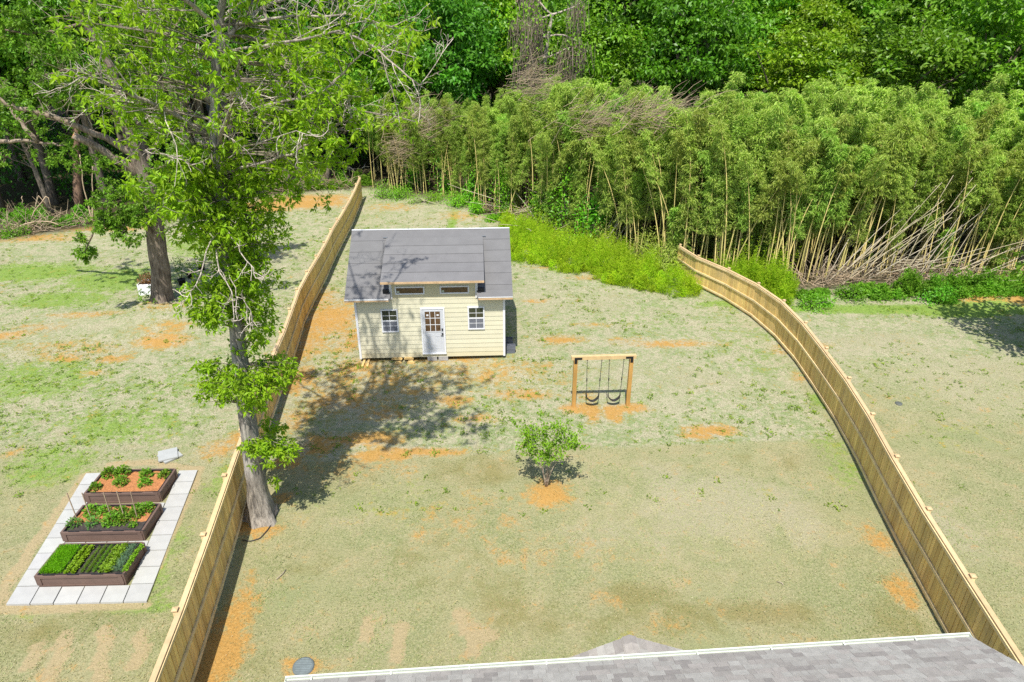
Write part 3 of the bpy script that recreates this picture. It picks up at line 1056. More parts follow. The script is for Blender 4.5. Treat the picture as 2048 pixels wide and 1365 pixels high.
def paver(u0, u1, v0, v1, label, dz=0.0):
    g = .012
    c = [garden(u0 + g / 3.6, v0 + g / 5.5), garden(u1 - g / 3.6, v0 + g / 5.5), garden(u1 - g / 3.6, v1 - g / 5.5), garden(u0 + g / 3.6, v1 - g / 5.5)]
    ctr = sum(c) / 4
    z = .045 + (RNG.random() - .5) * .012 + dz
    m = MB()
    m.hexa([(*(p - ctr), -.06) for p in c] + [(*((p - ctr) * .995), 0) for p in c], jit(.05))
    o = m.build('paving_slab', M_PAVE)
    o.location = (*ctr, z)
    tag(o, label, 'paving slab', 'pale paving slabs round the raised beds')


ORD = ['first', 'second', 'third', 'fourth', 'fifth', 'sixth', 'seventh', 'eighth', 'ninth', 'tenth']
nv = 9
for i in range(nv):
    paver(0, pu, i / nv, (i + 1) / nv, '%s pale slab from the front in the long left row beside the beds' % ORD[i])
    paver(1 - pu, 1, i / nv, (i + 1) / nv, '%s pale slab from the front in the long right row towards the fence' % ORD[i])
for i in range(4):
    w4 = (1 - 2 * pu) / 4
    paver(pu + i * w4, pu + (i + 1) * w4, 0, .106, '%s slab from the left in the short row before the herb bed' % ORD[i])
BEDS = [(.112, 'brown raised bed planted with rows of salad greens, nearest of three'), (.412, 'brown raised bed with tall stakes and half dark soil, middle of three'), (.723, 'brown raised bed mulched in orange with strawberry-like plants, farthest of three')]
for r, v0 in enumerate((.334, .634)):
    for i in range(4):
        w4 = (1 - 2 * pu) / 4
        paver(pu + i * w4, pu + (i + 1) * w4, v0 + .003, v0 + .074, '%s slab from the left in the strip behind the %s bed' % (ORD[i], ('front', 'middle')[r]))
BEDM = []
for k, (v0, lab) in enumerate(BEDS):
    ctr = garden(.5, v0 + .111)
    Lx, Ly, h = (1 - 2 * pu) * GW - .08, 1.2, .36
    b = thing('raised_bed', lab, 'raised bed', (*ctr, 0), GROT, 'brown raised beds')
    hx, hy = Lx / 2, Ly / 2
    for nm, (x0, x1, y0, y1) in (('end_panel', (-hx, -hx + .04, -hy, hy)), ('end_panel', (hx - .04, hx, -hy, hy)), ('side_panel', (-hx + .04, hx - .04, -hy, -hy + .04)), ('side_panel', (-hx + .04, hx - .04, hy - .04, hy))):
        m = MB()
        m.box(x0, x1, y0, y1, 0, h, (1, 1, 1))
        if nm == 'side_panel':
            s = -1 if y0 < 0 else 1
            ya, yb = sorted((s * (hy + .002), s * (hy + .022)))
            m.box(x0, x1, ya, yb, 0, .06)
            m.box(x0, x1, ya, yb, h - .07, h)
            m.box(x0 - .02, x0 + .09, ya, yb, .06, h - .07)
            m.box(x1 - .09, x1 + .02, ya, yb, .06, h - .07)
        else:
            s = -1 if x0 < 0 else 1
            xa, xb = sorted((s * (hx + .002), s * (hx + .022)))
            m.box(xa, xb, y0, y1, 0, .06)
            m.box(xa, xb, y0, y1, h - .07, h)
            m.box(xa, xb, y0, y0 + .1, .06, h - .07)
            m.box(xa, xb, y1 - .1, y1, .06, h - .07)
        m.build(nm, M_BEDP, b)
    m = MB()
    for x0, x1, y0, y1 in ((-hx + .041, -hx + .065, -hy + .04, hy - .04), (hx - .065, hx - .041, -hy + .04, hy - .04), (-hx + .065, hx - .065, -hy + .041, -hy + .06), (-hx + .065, hx - .065, hy - .06, hy - .041)):
        m.box(x0, x1, y0, y1, .1, h + .012)
    for x in np.arange(-hx + .2, hx, .62):
        m.tube([(x, -hy + .02, h + .012), (x + .15, -hy + .01, h + .022), (x + .3, -hy + .02, h + .012)], .009, 5)
    m.build('liner', M_LINER, b)
    zs = h - .05
    nxg, nyg = 60, 28
    xs, ys = np.linspace(-hx + .06, hx - .06, nxg), np.linspace(-hy + .06, hy - .06, nyg)

    def bedsoil(y0, y1, mat, nm):
        ys = np.linspace(y0, y1, max(4, int((y1 - y0) / .04)))
        gx_, gy_ = np.meshgrid(xs, ys)
        z = zs + (fbm(gx_ + k * 7, gy_, 5) - .5) * .08
        i, j = np.meshgrid(np.arange(nxg - 1), np.arange(len(ys) - 1))
        q = (j * nxg + i).ravel()
        m = MB()
        m.raw(np.stack([gx_.ravel(), gy_.ravel(), z.ravel()], 1), np.stack([q, q + 1, q + nxg + 1, q + nxg], 1), smooth=True)
        m.build(nm, mat, b)
    if k == 0:
        bedsoil(-hy + .06, hy - .06, M_SOIL, 'soil')
    elif k == 1:
        bedsoil(-hy + .06, -.12, M_SOIL, 'soil')
        bedsoil(-.12, hy - .06, M_MULCH, 'mulch')
    else:
        bedsoil(-hy + .06, hy - .06, M_MULCH, 'mulch')
    for s in (-1, 1):                                     # rope handle at each end
        t = np.linspace(0, np.pi, 7)
        m = MB()
        m.tube(np.stack([s * (hx + .024 + .05 * np.sin(t)), .12 * np.cos(t), .24 + .03 * np.sin(t)], 1), .008, 5)
        m.build('handle', M_LINER, b)
    BEDM.append((Matrix.Translation((*ctr, 0)) @ Matrix.Rotation(GROT, 4, 'Z'), hx, hy, zs))

M_GREEN = leafmat('garden_leaf', (.17, .31, .03), .36)
M_BLUEG = leafmat('onion_leaf', (.20, .32, .20), .25)


def leafy_ball(n, r, h, L, W, tint=(1, 1, 1), jv=.25):
    """a low bush of leaves growing from the ground at the origin"""
    d = runit(n)
    d[:, 2] = np.abs(d[:, 2])
    rad = RNG.random(n) ** .4
    P = d * np.array((r, r, h)) * rad[:, None]
    D = d + RNG.normal(size=(n, 3)) * .5 + np.array((0, 0, -.1))
    U = UP + RNG.normal(size=(n, 3)) * .35
    m = MB()
    m.leaves(P, D, U, L * (.7 + .6 * RNG.random(n)), W * (.7 + .6 * RNG.random(n)), np.array(tint) * jit(jv, n))
    return m


def crop_row(x0, wd, dens, L, W, h, label, mat, tint=(1, 1, 1), name='crop_row', up=.4, y0=-.95, y1=.95):
    Mx, hx, hy, zs = BEDM[0]
    n = int(dens)
    x = x0 + np.clip(RNG.normal(size=n) * .3, -.5, .5) * wd * (.55 if wd < .3 else 1.0)
    y = (y0 + (y1 - y0) * RNG.random(n)) * (hy - .09)
    z = RNG.random(n) * h
    D = RNG.normal(size=(n, 3))
    D[:, 2] = np.abs(D[:, 2]) * .5 + up
    m = MB()
    m.leaves(np.stack([x - x0, y, z], 1), D, UP + RNG.normal(size=(n, 3)) * .4, L * (.7 + .6 * RNG.random(n)), W * (.7 + .6 * RNG.random(n)), np.array(tint) * jit(.22, n))
    o = m.build(name, mat)
    o.location = Mx @ Vector((x0, 0, zs + .005))
    o.rotation_euler = (0, 0, GROT)
    tag(o, label, 'crop row', 'rows of salad greens in the front bed')


Mx, hx, hy, zs = BEDM[0]
crop_row(-hx + .34, .52, 7000, .07, .012, .10, 'wide bright green carpet of cress at the left end of the front bed', M_GREEN, (1.0, 1.5, .3), up=1.0)
crop_row(-hx + .74, .12, 800, .06, .04, .07, 'bright green row of lettuce seedlings just right of the cress carpet', M_GREEN, (1.4, 1.35, .6))
crop_row(-hx + .92, .13, 900, .07, .045, .08, 'second bright lettuce row counted from the cress carpet', M_GREEN, (1.45, 1.35, .6))
crop_row(-hx + 1.13, .08, 600, .06, .008, .06, 'thin feathery carrot row, first right of the lettuce rows', M_GREEN, (.95, 1.0, .6), up=.8)
crop_row(-hx + 1.29, .09, 700, .07, .008, .07, 'thin feathery carrot row, second right of the lettuce rows', M_GREEN, (.95, 1.0, .6), up=.8)
crop_row(-hx + 1.44, .09, 700, .07, .008, .07, 'thin feathery carrot row, third right of the lettuce rows', M_GREEN, (.95, 1.0, .6), up=.8)
crop_row(-hx + 1.60, .14, 380, .07, .05, .07, 'sparse leafy radish row right of the feathery carrot rows', M_GREEN, (1.15, 1.15, .8))
crop_row(-hx + 1.82, .24, 900, .09, .07, .09, 'broad light green leafy row in the right half of the front bed', M_GREEN, (1.3, 1.25, .9))
crop_row(-hx + 2.05, .14, 420, .2, .008, .05, 'grey-green row of young onions beside the broad leafy row', M_BLUEG, (1, 1, 1), up=1.2)
crop_row(-hx + 2.24, .13, 420, .08, .05, .07, 'patchy light green row at the right end of the front bed', M_GREEN, (1.25, 1.25, .8))
PL = [(2, [(-.95, -.28, .17, 'small leafy plant in the near left corner of the far bed'), (-.85, .40, .22, 'leafy plant spilling at the back left of the far bed'), (-.45, .42, .24, 'largest leafy plant at the back edge of the far bed'), (-.28, -.05, .2, 'bushy leafy plant in the middle of the far bed'),
           (.35, .33, .2, 'leafy plant at the back edge right of centre in the far bed'), (.48, -.12, .19, 'bushy leafy plant right of the middle in the far bed'), (.9, .30, .18, 'leafy plant in the back right corner of the far bed')]),
      (1, [(-.72, .28, .22, 'leafy plant at the back left of the middle bed'), (-.38, .3, .17, 'smaller leafy plant next to the back left one in the middle bed'), (-.95, -.22, .2, 'grey-green bush in the near left corner of the middle bed'), (-.45, -.18, .19, 'grey-green bush beside the second stake of the middle bed'),
           (.05, -.12, .24, 'tall leafy bush before the third stake of the middle bed'), (.34, -.10, .2, 'leafy bush before the fourth stake of the middle bed'), (.12, .2, .2, 'leafy bush behind the third stake of the middle bed'), (.62, .1, .2, 'loose bush before the fifth stake of the middle bed'),
           (.5, .45, .14, 'small plant at the back edge right of centre in the middle bed'), (.85, .36, .2, 'leafy plant in the back right corner of the middle bed'), (.72, -.3, .1, 'tiny seedling near the front right of the middle bed')])]
for bi, lst in PL:
    Mx, hx, hy, zs = BEDM[bi]
    for x, y, r, lab in lst:
        grey = 'grey' in lab
        m = leafy_ball(int(170 * (r / .2) ** 2), r, r * 1.15, .085, .055 if not grey else .03, (.9, 1.0, .8) if not grey else (.75, .95, 1.6))
        t = np.zeros((1, 3))
        m.tube([(0, 0, -.02), (.01, 0, r * .6)], [.008, .004], 4, (.6, .6, .5))
        o = m.build('garden_plant', M_GREEN)
        o.location = Mx @ Vector((x, y, zs))
        o.rotation_euler = (0, 0, RNG.random() * 6)
        tag(o, lab, 'plant', 'plants in the raised beds')
Mx, hx, hy, zs = BEDM[1]
M_STAKE = simple('weathered_stake', (.36, .27, .19), .85, .2, 8, tint=True)
for i, x in enumerate((-.98, -.58, .0, .36, .72)):
    m = MB()
    m.bar((0, 0, -.2), (-.05 + .02 * i, .02, .95 + .05 * RNG.random()), .022, .022, jit(.15), up=(0, 1, 0))
    o = m.build('garden_stake', M_STAKE)
    o.location = Mx @ Vector((x, -.02, zs))
    o.rotation_euler = (0, 0, GROT)
    tag(o, '%s wooden stake from the left in the middle raised bed' % ORD[i], 'stake', 'stakes in the middle raised bed')
# loose slabs on the grass behind the beds
x, y = G(337, 913)
for i, (lab, rz, dz, dx) in enumerate((('lower loose grey slab lying skewed on the grass behind the beds', .55, .04, .06), ('upper loose grey slab lying on another behind the beds', .15, .085, 0))):
    m = MB()
    m.hexa([(-.3, -.3, -.05), (.3, -.3, -.05), (.3, .3, -.05), (-.3, .3, -.05), (-.298, -.298, 0), (.298, -.298, 0), (.298, .298, 0), (-.298, .298, 0)], (.88, .91, .93))
    o = m.build('paving_slab', M_PAVE)
    o.location = (x + dx, y, float(gz(x, y)) + .03 + dz)
    o.rotation_euler = (.03, 0, rz + .3)
    tag(o, lab, 'paving slab', 'loose slabs behind the beds')

# ------------------------------------------------------------------ SWING FRAME
def build_swing():
    a, b = np.array(G(1147, 814)), np.array(G(1255, 811))
    yaw = math.atan2(*(b - a)[::-1])
    Ln = np.linalg.norm(b - a)
    root = thing('swing_set', 'two-post timber swing frame with black corner brackets', 'swing frame', (*a, float(gz(*a))), yaw)
    M_TIM = simple('swing_timber', (.46, .26, .075), .75, .2, 5, .3, 30, tint=True, stretch=(1, 1, .2))
    M_BEAM = simple('swing_beam', (.56, .40, .20), .75, .15, 5, .2, 30, tint=True)
    M_BK = simple('black_steel', (.015, .015, .017), .4, .1, 8)
    Hb = 2.02
    for x in (0, Ln):
        m = MB()
        m.box(x - .07, x + .07, -.07, .07, -.3, Hb)
        p = m.build('post', M_TIM, root)
        s = 1 if x == 0 else -1
        m = MB()
        for ya, yb in ((-.079, -.0705), (.0705, .079)):
            m.box(x - .05, x + .05, ya, yb, Hb - .15, Hb + .10)
            m.box(*sorted((x + s * .05, x + s * .23)), ya, yb, Hb + .02, Hb + .10)
        m.box(*sorted((x + s * .0705, x + s * .079)), -.06, .06, Hb - .15, Hb - .001)
        m.box(*sorted((x + s * .079, x + s * .22)), -.06, .06, Hb - .008, Hb - .0005)
        m.build('corner_bracket', M_BK, root)
    m = MB()
    m.box(-.16, Ln + .16, -.07, .07, Hb, Hb + .14)
    m.build('beam', M_BEAM, root)
    M_CH = simple('chain', (.10, .10, .10), .4, .2, 30, metal=.6)
    M_SEAT = simple('belt_seat', (.035, .032, .032), .5, .15, 10)
    R = Matrix.Translation((*a, float(gz(*a)))) @ Matrix.Rotation(yaw, 4, 'Z')
    for k, xc in enumerate((.70, 1.52)):
        s = thing('swing', ('left' if k == 0 else 'right') + ' black belt swing hanging on two chains from the timber beam', 'swing', R @ Vector((xc, 0, Hb)), yaw, 'swings on the timber frame')
        zb = -1.62
        for sg in (-1, 1):
            m = MB()
            xt, xb = sg * .27, sg * .225
            m.box(xt - .02, xt + .02, -.02, .02, -.07, -.001)
            nl = 44
            for i in range(nl):                          # alternating flat links
                t0, t1 = i / nl, (i + 1.35) / nl
                p = np.array((xt + (xb - xt) * t0, 0, -.07 + (zb + .07) * t0))
                q = np.array((xt + (xb - xt) * t1, 0, -.07 + (zb + .07) * t1))
                m.bar(p, q, .024 if i % 2 else .008, .008 if i % 2 else .024, up=(0, 1, 0))
            c = m.build('chain', M_CH, s)
            m = MB()
            for t in (.5, .92):
                p = np.array((xt + (xb - xt) * t, 0, zb * t))
                q = np.array((xt + (xb - xt) * (t + .07), 0, zb * (t + .07)))
                m.tube([p, q], .024, 8)
            m.build('grip_sleeve', M_SEAT, c)
        t = np.linspace(-1, 1, 11)
        P = np.stack([t * .225, 0 * t, zb - .0 - .17 * (1 - t * t)], 1)
        m = MB()
        for p, q in zip(P[:-1], P[1:]):
            d = (q - p) / np.linalg.norm(q - p)
            u = np.cross(d, (0, 1, 0)) * .008
            w_ = np.array((0, .075, 0))
            m.hexa([p - w_ - u, q - w_ - u, q + w_ - u, p + w_ - u, p - w_ + u, q - w_ + u, q + w_ + u, p + w_ + u])
        m.build('seat', M_SEAT, s)


build_swing()

# ------------------------------------------------------------------ small yard things
x, y = G(607, 1334)
m = MB()
m.ring((0, 0, 0), [(.0, .02), (.09, .024), (.22, .02), (.24, .012), (.25, -.05)], 28)
for i in range(-4, 5):
    hw_ = math.sqrt(max(0, .2 ** 2 - (i * .045) ** 2))
    m.box(-hw_, hw_, i * .045 - .01, i * .045 + .01, .022, .03, (1.4, 1.4, 1.4))
o = m.build('drain_cover', simple('grey_plastic', (.13, .155, .16), .6, .15, 8, tint=True))
o.location = (x, y, float(gz(x, y)) + .03)
tag(o, 'round dark grey drain cover set in clay next to the house gutter', 'drain cover')
m = MB()
pts = [G(*p) for p in ((557, 1022), (550, 1040), (535, 1062), (520, 1078), (500, 1084), (485, 1081))]
P = np.array([(px_, py_, float(gz(px_, py_)) + .03) for px_, py_ in pts])
P[0, 2] += .25
tt = np.linspace(0, 5, 26)
P = np.stack([np.interp(tt, range(6), P[:, i]) for i in range(3)], 1)
P[1:-1] = (P[:-2] + P[1:-1] * 2 + P[2:]) / 4
m.tube(P, .016, 6)
o = m.build('garden_hose', simple('dark_hose', (.05, .045, .045), .5, .1, 10))
tag(o, 'thin dark hose curving over the grass from the big trunk to the fence', 'hose')
x, y = G(1797, 808)
m = MB()
m.ring((0, 0, 0), [(.0, .03), (.1, .03), (.13, .02), (.13, -.05)], 16)
o = m.build('valve_lid', simple('valve_plastic', (.10, .11, .10), .6, .1, 8))
o.location = (x, y, float(gz(x, y)) + .02)
tag(o, 'small round dark lid in the lawn outside the curving fence', 'lid')
for i, (p, q, lab) in enumerate((((553, 1160), (572, 1140), 'thin bare twig lying on the lawn beside the clay strip'), ((1553, 1165), (1566, 1172), 'short pale straw stick lying on the lawn towards the curved fence'))):
    a, b = G(*p), G(*q)
    m = MB()
    mid_ = ((a[0] + b[0]) / 2 + .04, (a[1] + b[1]) / 2)
    m.tube([(*a, float(gz(*a)) + .03), (*mid_, float(gz(*mid_)) + .05), (*b, float(gz(*b)) + .03)], .012, 5)
    o = m.build('fallen_twig', simple('dry_twig', (.38, .32, .24), .9, .2, 8))
    tag(o, lab, 'twig')
# white slatted planter and nursery pots behind the second tree
M_POT = simple('black_pot', (.018, .018, .02), .55, .2, 8)
M_WPL = simple('white_planter', (.78, .78, .80), .5, .05, 4)
M_BLOOM = leafmat('reddish_leaf', (.30, .17, .08), .3)


def nursery_pot(px, py, r, h, label, plant, ph=.8, tint=(1, 1, 1)):
    x, y = G(px, py)
    t = thing('nursery_pot', label, 'plant pot', (x, y, float(gz(x, y))), 0, 'black nursery pots behind the second tree')
    m = MB()
    m.ring((0, 0, 0), [(.0, .0), (r * .78, 0), (r * .97, h - .04), (r * 1.06, h - .04), (r * 1.06, h), (r * .93, h), (r * .9, h - .06), (0, h - .06)], 14)
    m.build('pot', M_POT, t)
    if plant:
        m = MB()
        for k in range(4):
            e = np.array(((RNG.random() - .5) * .5, (RNG.random() - .5) * .4, ph * (.7 + .5 * RNG.random())))
            m.tube([(0, 0, h - .06), e * .5 + (0, 0, h * .5), e + (0, 0, h)], [.012, .008, .004], 5, (.5, .4, .3))
        n = 160
        P = np.stack([RNG.normal(size=n) * .17, RNG.normal(size=n) * .15, h + ph * (.35 + .8 * RNG.random(n))], 1)
        m.leaves(P, RNG.normal(size=(n, 3)), UP + RNG.normal(size=(n, 3)) * .5, .10, .05, np.array(tint) * jit(.25, n))
        m.build('plant', M_GREEN, t)


nursery_pot(365, 570, .2, .34, 'black nursery pot with a thin leafy sapling, right beside the thick trunk', True, 1.1, (.7, .7, .9))
nursery_pot(382, 556, .2, .32, 'black nursery pot with a short plant, behind the one beside the thick trunk', True, .5)
nursery_pot(404, 541, .2, .33, 'bluish black nursery pot under the leafy twigs, third from the thick trunk', False)
nursery_pot(392, 572, .17, .2, 'low dark pot half hidden by leaves near the thick trunk', False)
nursery_pot(513, 517, .2, .32, 'dark nursery pot on bare ground right of the leafy trunk', True, .8, (.6, .6, .8))
x, y = G(303, 589)
t = thing('planter_box', 'white slatted planter box with reddish shrub left of the thick trunk', 'planter', (x, y, float(gz(x, y))), .05)
m = MB()
s_ = .42
m.box(-s_, s_, -s_, -s_ + .04, 0, .62)
m.box(-s_, s_, s_ - .04, s_, 0, .62)
m.box(-s_, -s_ + .04, -s_ + .04, s_ - .04, 0, .62)
m.box(s_ - .04, s_, -s_ + .04, s_ - .04, 0, .62)
for k in range(7):
    m.box(-.2, .24, -s_ - .008, -s_ - .001, .1 + k * .06, .13 + k * .06)
m.build('box', M_WPL, t)
m = leafy_ball(350, .48, .5, .11, .06)
for V in m.V:
    V += np.array((0, 0, .6))
m.box(-s_ + .04, s_ - .04, -s_ + .04, s_ - .04, .4, .54, (.25, .2, .2))
m.build('shrub', M_BLOOM, t)


# ------------------------------------------------------------------ SAPLING in the middle of the lawn
def build_sapling():
    x, y = G(1092, 978)
    z = float(gz(x, y))
    root = thing('sapling', 'small multi-stemmed young tree in a ring of clay on the lawn', 'tree', (x, y, z))
    mt, mc = MB(), MB()
    tips = []
    for s in ((-.34, .0, 1.95), (-.08, .1, 2.25), (.14, -.06, 2.15), (.42, .08, 1.9), (-.52, .12, 1.95), (.58, -.05, 1.95)):
        b0 = np.array((s[0] * .25, s[1] * .3, -.05))
        top = np.array((s[0] * 1.5, s[1] * 3, s[2]))
        tt = np.linspace(0, 1, 8)[:, None]
        P = b0 + (top - b0) * tt + np.stack([.04 * np.sin(tt[:, 0] * 5 + s[0] * 9), .04 * np.cos(tt[:, 0] * 4), 0 * tt[:, 0]], 1)
        P[:, :2] *= (.22 + .78 * tt ** 1.5)
        mt.tube(P, np.linspace(.019, .005, 8), 6)
        for k in range(11):
            i = 4 + RNG.integers(4)
            d = np.array((RNG.normal(), RNG.normal(), .45))
            d = d / np.linalg.norm(d)
            e = P[i] + d * (.25 + .4 * RNG.random())
            mt.tube([P[i], (P[i] + e) / 2 + (0, 0, .03), e], [.007, .005, .003], 4)
            tips += [P[i] + (e - P[i]) * f for f in (.35, .6, .8, 1.0)]
    tips = np.array(tips)
    n = len(tips) * 9
    P = np.repeat(tips, 9, 0) + RNG.normal(size=(n, 3)) * .055
    P = P[P[:, 2] > 1.2]
    n = len(P)
    mc.leaves(P, RNG.normal(size=(n, 3)) + (0, 0, .1), UP + RNG.normal(size=(n, 3)) * .45, .095 * (.7 + .6 * RNG.random(n)), .055, jit(.28, n) * np.array((1.15, 1.1, .6)))
    mt.build('trunk', simple('pale_stems', (.40, .33, .26), .85, .2, 9), root)
    mc.build('crown', M_GREEN, root)


build_sapling()

# ------------------------------------------------------------------ BIG TREES
M_BARK1 = barkmat('grey_bark', (.10, .09, .08), (.36, .325, .28))
M_BARK2 = barkmat('dark_bark', (.085, .065, .05), (.24, .195, .155))
M_BARKB = barkmat('woodland_bark', (.07, .055, .045), (.20, .165, .13))
M_LEAF1 = leafmat('big_tree_leaf', (.285, .53, .022), .46)
M_LEAF2 = leafmat('small_oak_leaf', (.17, .32, .028), .42)


def rosettes(mb, C, D, n, L, W, tint, spread=.9):
    C, D = np.asarray(C, float), np.asarray(D, float)
    k = len(C)
    P = np.repeat(C, n, 0)
    d = np.repeat(D, n, 0) * .45 + RNG.normal(size=(k * n, 3)) * spread + np.array((0, 0, -.30))
    d /= np.linalg.norm(d, axis=1)[:, None]
    P = P + d * .02
    U = UP + RNG.normal(size=(k * n, 3)) * .38
    cl = np.repeat(jit(.22, k), n, 0)
    mb.leaves(P, d, U, L * (.65 + .7 * RNG.random(k * n)), W * (.7 + .6 * RNG.random(k * n)), np.asarray(tint) * cl * jit(.1, k * n), droop=.16)


def wander(a, d, ln, k=6, curl=.16, rise=.0):
    P = [np.array(a, float)]
    d = np.array(d, float) / np.linalg.norm(d)
    for _ in range(k - 1):
        d = d + RNG.normal(size=3) * curl + np.array((0, 0, rise))
        d /= np.linalg.norm(d)
        P.append(P[-1] + d * ln / (k - 1))
    return np.array(P)


def limb_line(pts, base_y, k=14):
    P = np.array([at(p[0], p[1], base_y + (p[2] if len(p) > 2 else 0)) for p in pts])
    s = np.linspace(0, len(P) - 1, k)
    Q = np.stack([np.interp(s, range(len(P)), P[:, i]) for i in range(3)], 1)
    Q[1:-1] = Q[:-2] * .25 + Q[1:-1] * .5 + Q[2:] * .25
    Q[1:-1] += RNG.normal(size=(k - 2, 3)) * .03
    return Q


def dress(mt, tips, dirs, P, r, nside, ltw, leafy=1.0, start=.25, rise=.02, bare=None, tint=(1, 1, 1), nt=5):
    """side branches with twigs along a limb; leaf spots are collected in tips"""
    k = len(P)
    for s in range(nside):
        f = start + (1 - start) * (s + RNG.random()) / nside
        i = min(k - 2, int(f * (k - 1)))
        p = P[i] + (P[i + 1] - P[i]) * (f * (k - 1) - i)
        ld = P[i + 1] - P[i]
        ld /= np.linalg.norm(ld)
        d = ld * .55 + runit(1)[0] * .8 + np.array((0, 0, .15))
        ln = ltw * (1.15 - .6 * f) * (.7 + .6 * RNG.random())
        B = wander(p, d, ln, 7, .2, rise)
        rb = max(.010, r * (1 - f * .75) * .36)
        is_bare = bare is not None and RNG.random() < bare
        tn = (1.85, 1.78, 1.72) if is_bare else tint
        mt.tube(B, np.linspace(rb, .006, 7), 5, tn, cap=False)
        for _ in range(nt):
            j = 1 + RNG.integers(5)
            d2 = (B[j + 1] - B[j]) / np.linalg.norm(B[j + 1] - B[j]) * .6 + runit(1)[0] * .75
            T = wander(B[j], d2, ln * (.25 + .3 * RNG.random()), 5, .28, .05 if is_bare else 0)
            mt.tube(T, np.linspace(max(.005, rb * .4), .004, 5), 4, tn, cap=False)
            if not is_bare:
                for t in (2, 3, 4):
                    if RNG.random() < leafy:
                        tips.append(T[t])
                        dirs.append(T[t] - T[t - 1])
            else:
                for _ in range(2):
                    jj = 2 + RNG.integers(3)
                    T2 = wander(T[jj - 1], T[jj] - T[jj - 1] + runit(1)[0] * .1, ln * .22, 4, .3, .08)
                    mt.tube(T2, [.005, .0045, .004, .003], 3, tn, cap=False)
        if not is_bare and RNG.random() < leafy:
            tips.append(B[-1])
            dirs.append(B[-1] - B[-2])


def clump(mt, tips, dirs, px, py, base_y, dy, rpx, rpy, n, trunkP, ry=None):
    """sprouts: a ball of short shoots growing out of the trunk at one spot"""
    c = at(px, py, base_y + dy)
    s = (c - np.array((0, 0, CAM_H)))
    Z = c[1] * math.cos(PITCH) - (c[2] - CAM_H) * math.sin(PITCH)
    rx, rz = rpx * Z / FPX, rpy * Z / FPX
    ry = ry or rx
    q = runit(n) * (RNG.random(n) ** .4)[:, None] * np.array((rx, ry, rz)) + c
    for p in q:
        i = np.argmin(np.linalg.norm(trunkP - p - np.array((0, 0, -.25)), axis=1))
        if RNG.random() < .22:
            a = trunkP[i]
            T = np.array([a, a + (p - a) * .5 + (0, 0, .06), p])
            mt.tube(T, [.016, .010, .005], 4, (.9, .85, .75), cap=False)
        tips.append(p)
        v = p - trunkP[i]
        dirs.append(v / (np.linalg.norm(v) + .01) * .1)


def trunk_mesh(mt, P, R, n=18, flare=.35, lobes=5, ph=0.3):
    k = len(P)
    D = np.gradient(P, axis=0)
    D /= np.linalg.norm(D, axis=1)[:, None]
    S = np.cross(D, (0, 1, 0))
    S /= np.linalg.norm(S, axis=1)[:, None]
    U = np.cross(S, D)
    a = np.linspace(0, 2 * np.pi, n, endpoint=False)
    h = P[:, 2] - P[0, 2]
    fl = flare * np.exp(-h / .55)
    lob = np.cos(a * lobes + ph) * .5 + np.cos(a * 3 + ph * 2) * .3
    rr = R[:, None] * (1 + fl[:, None] * (1 + lob[None] * .9) + .035 * np.sin(a * 7 + 1)[None] + .04 * (RNG.random((k, n)) - .5))
    V = P[:, None] + (S[:, None] * np.cos(a)[None, :, None] + U[:, None] * np.sin(a)[None, :, None]) * rr[..., None]
    i, j = np.arange(k - 1)[:, None] * n, np.arange(n)[None]
    q = np.stack([i + j, i + (j + 1) % n, i + n + (j + 1) % n, i + n + j], -1).reshape(-1, 4)
    mt.raw(V.reshape(-1, 3), q, None, (1, 1, 1), smooth=True)


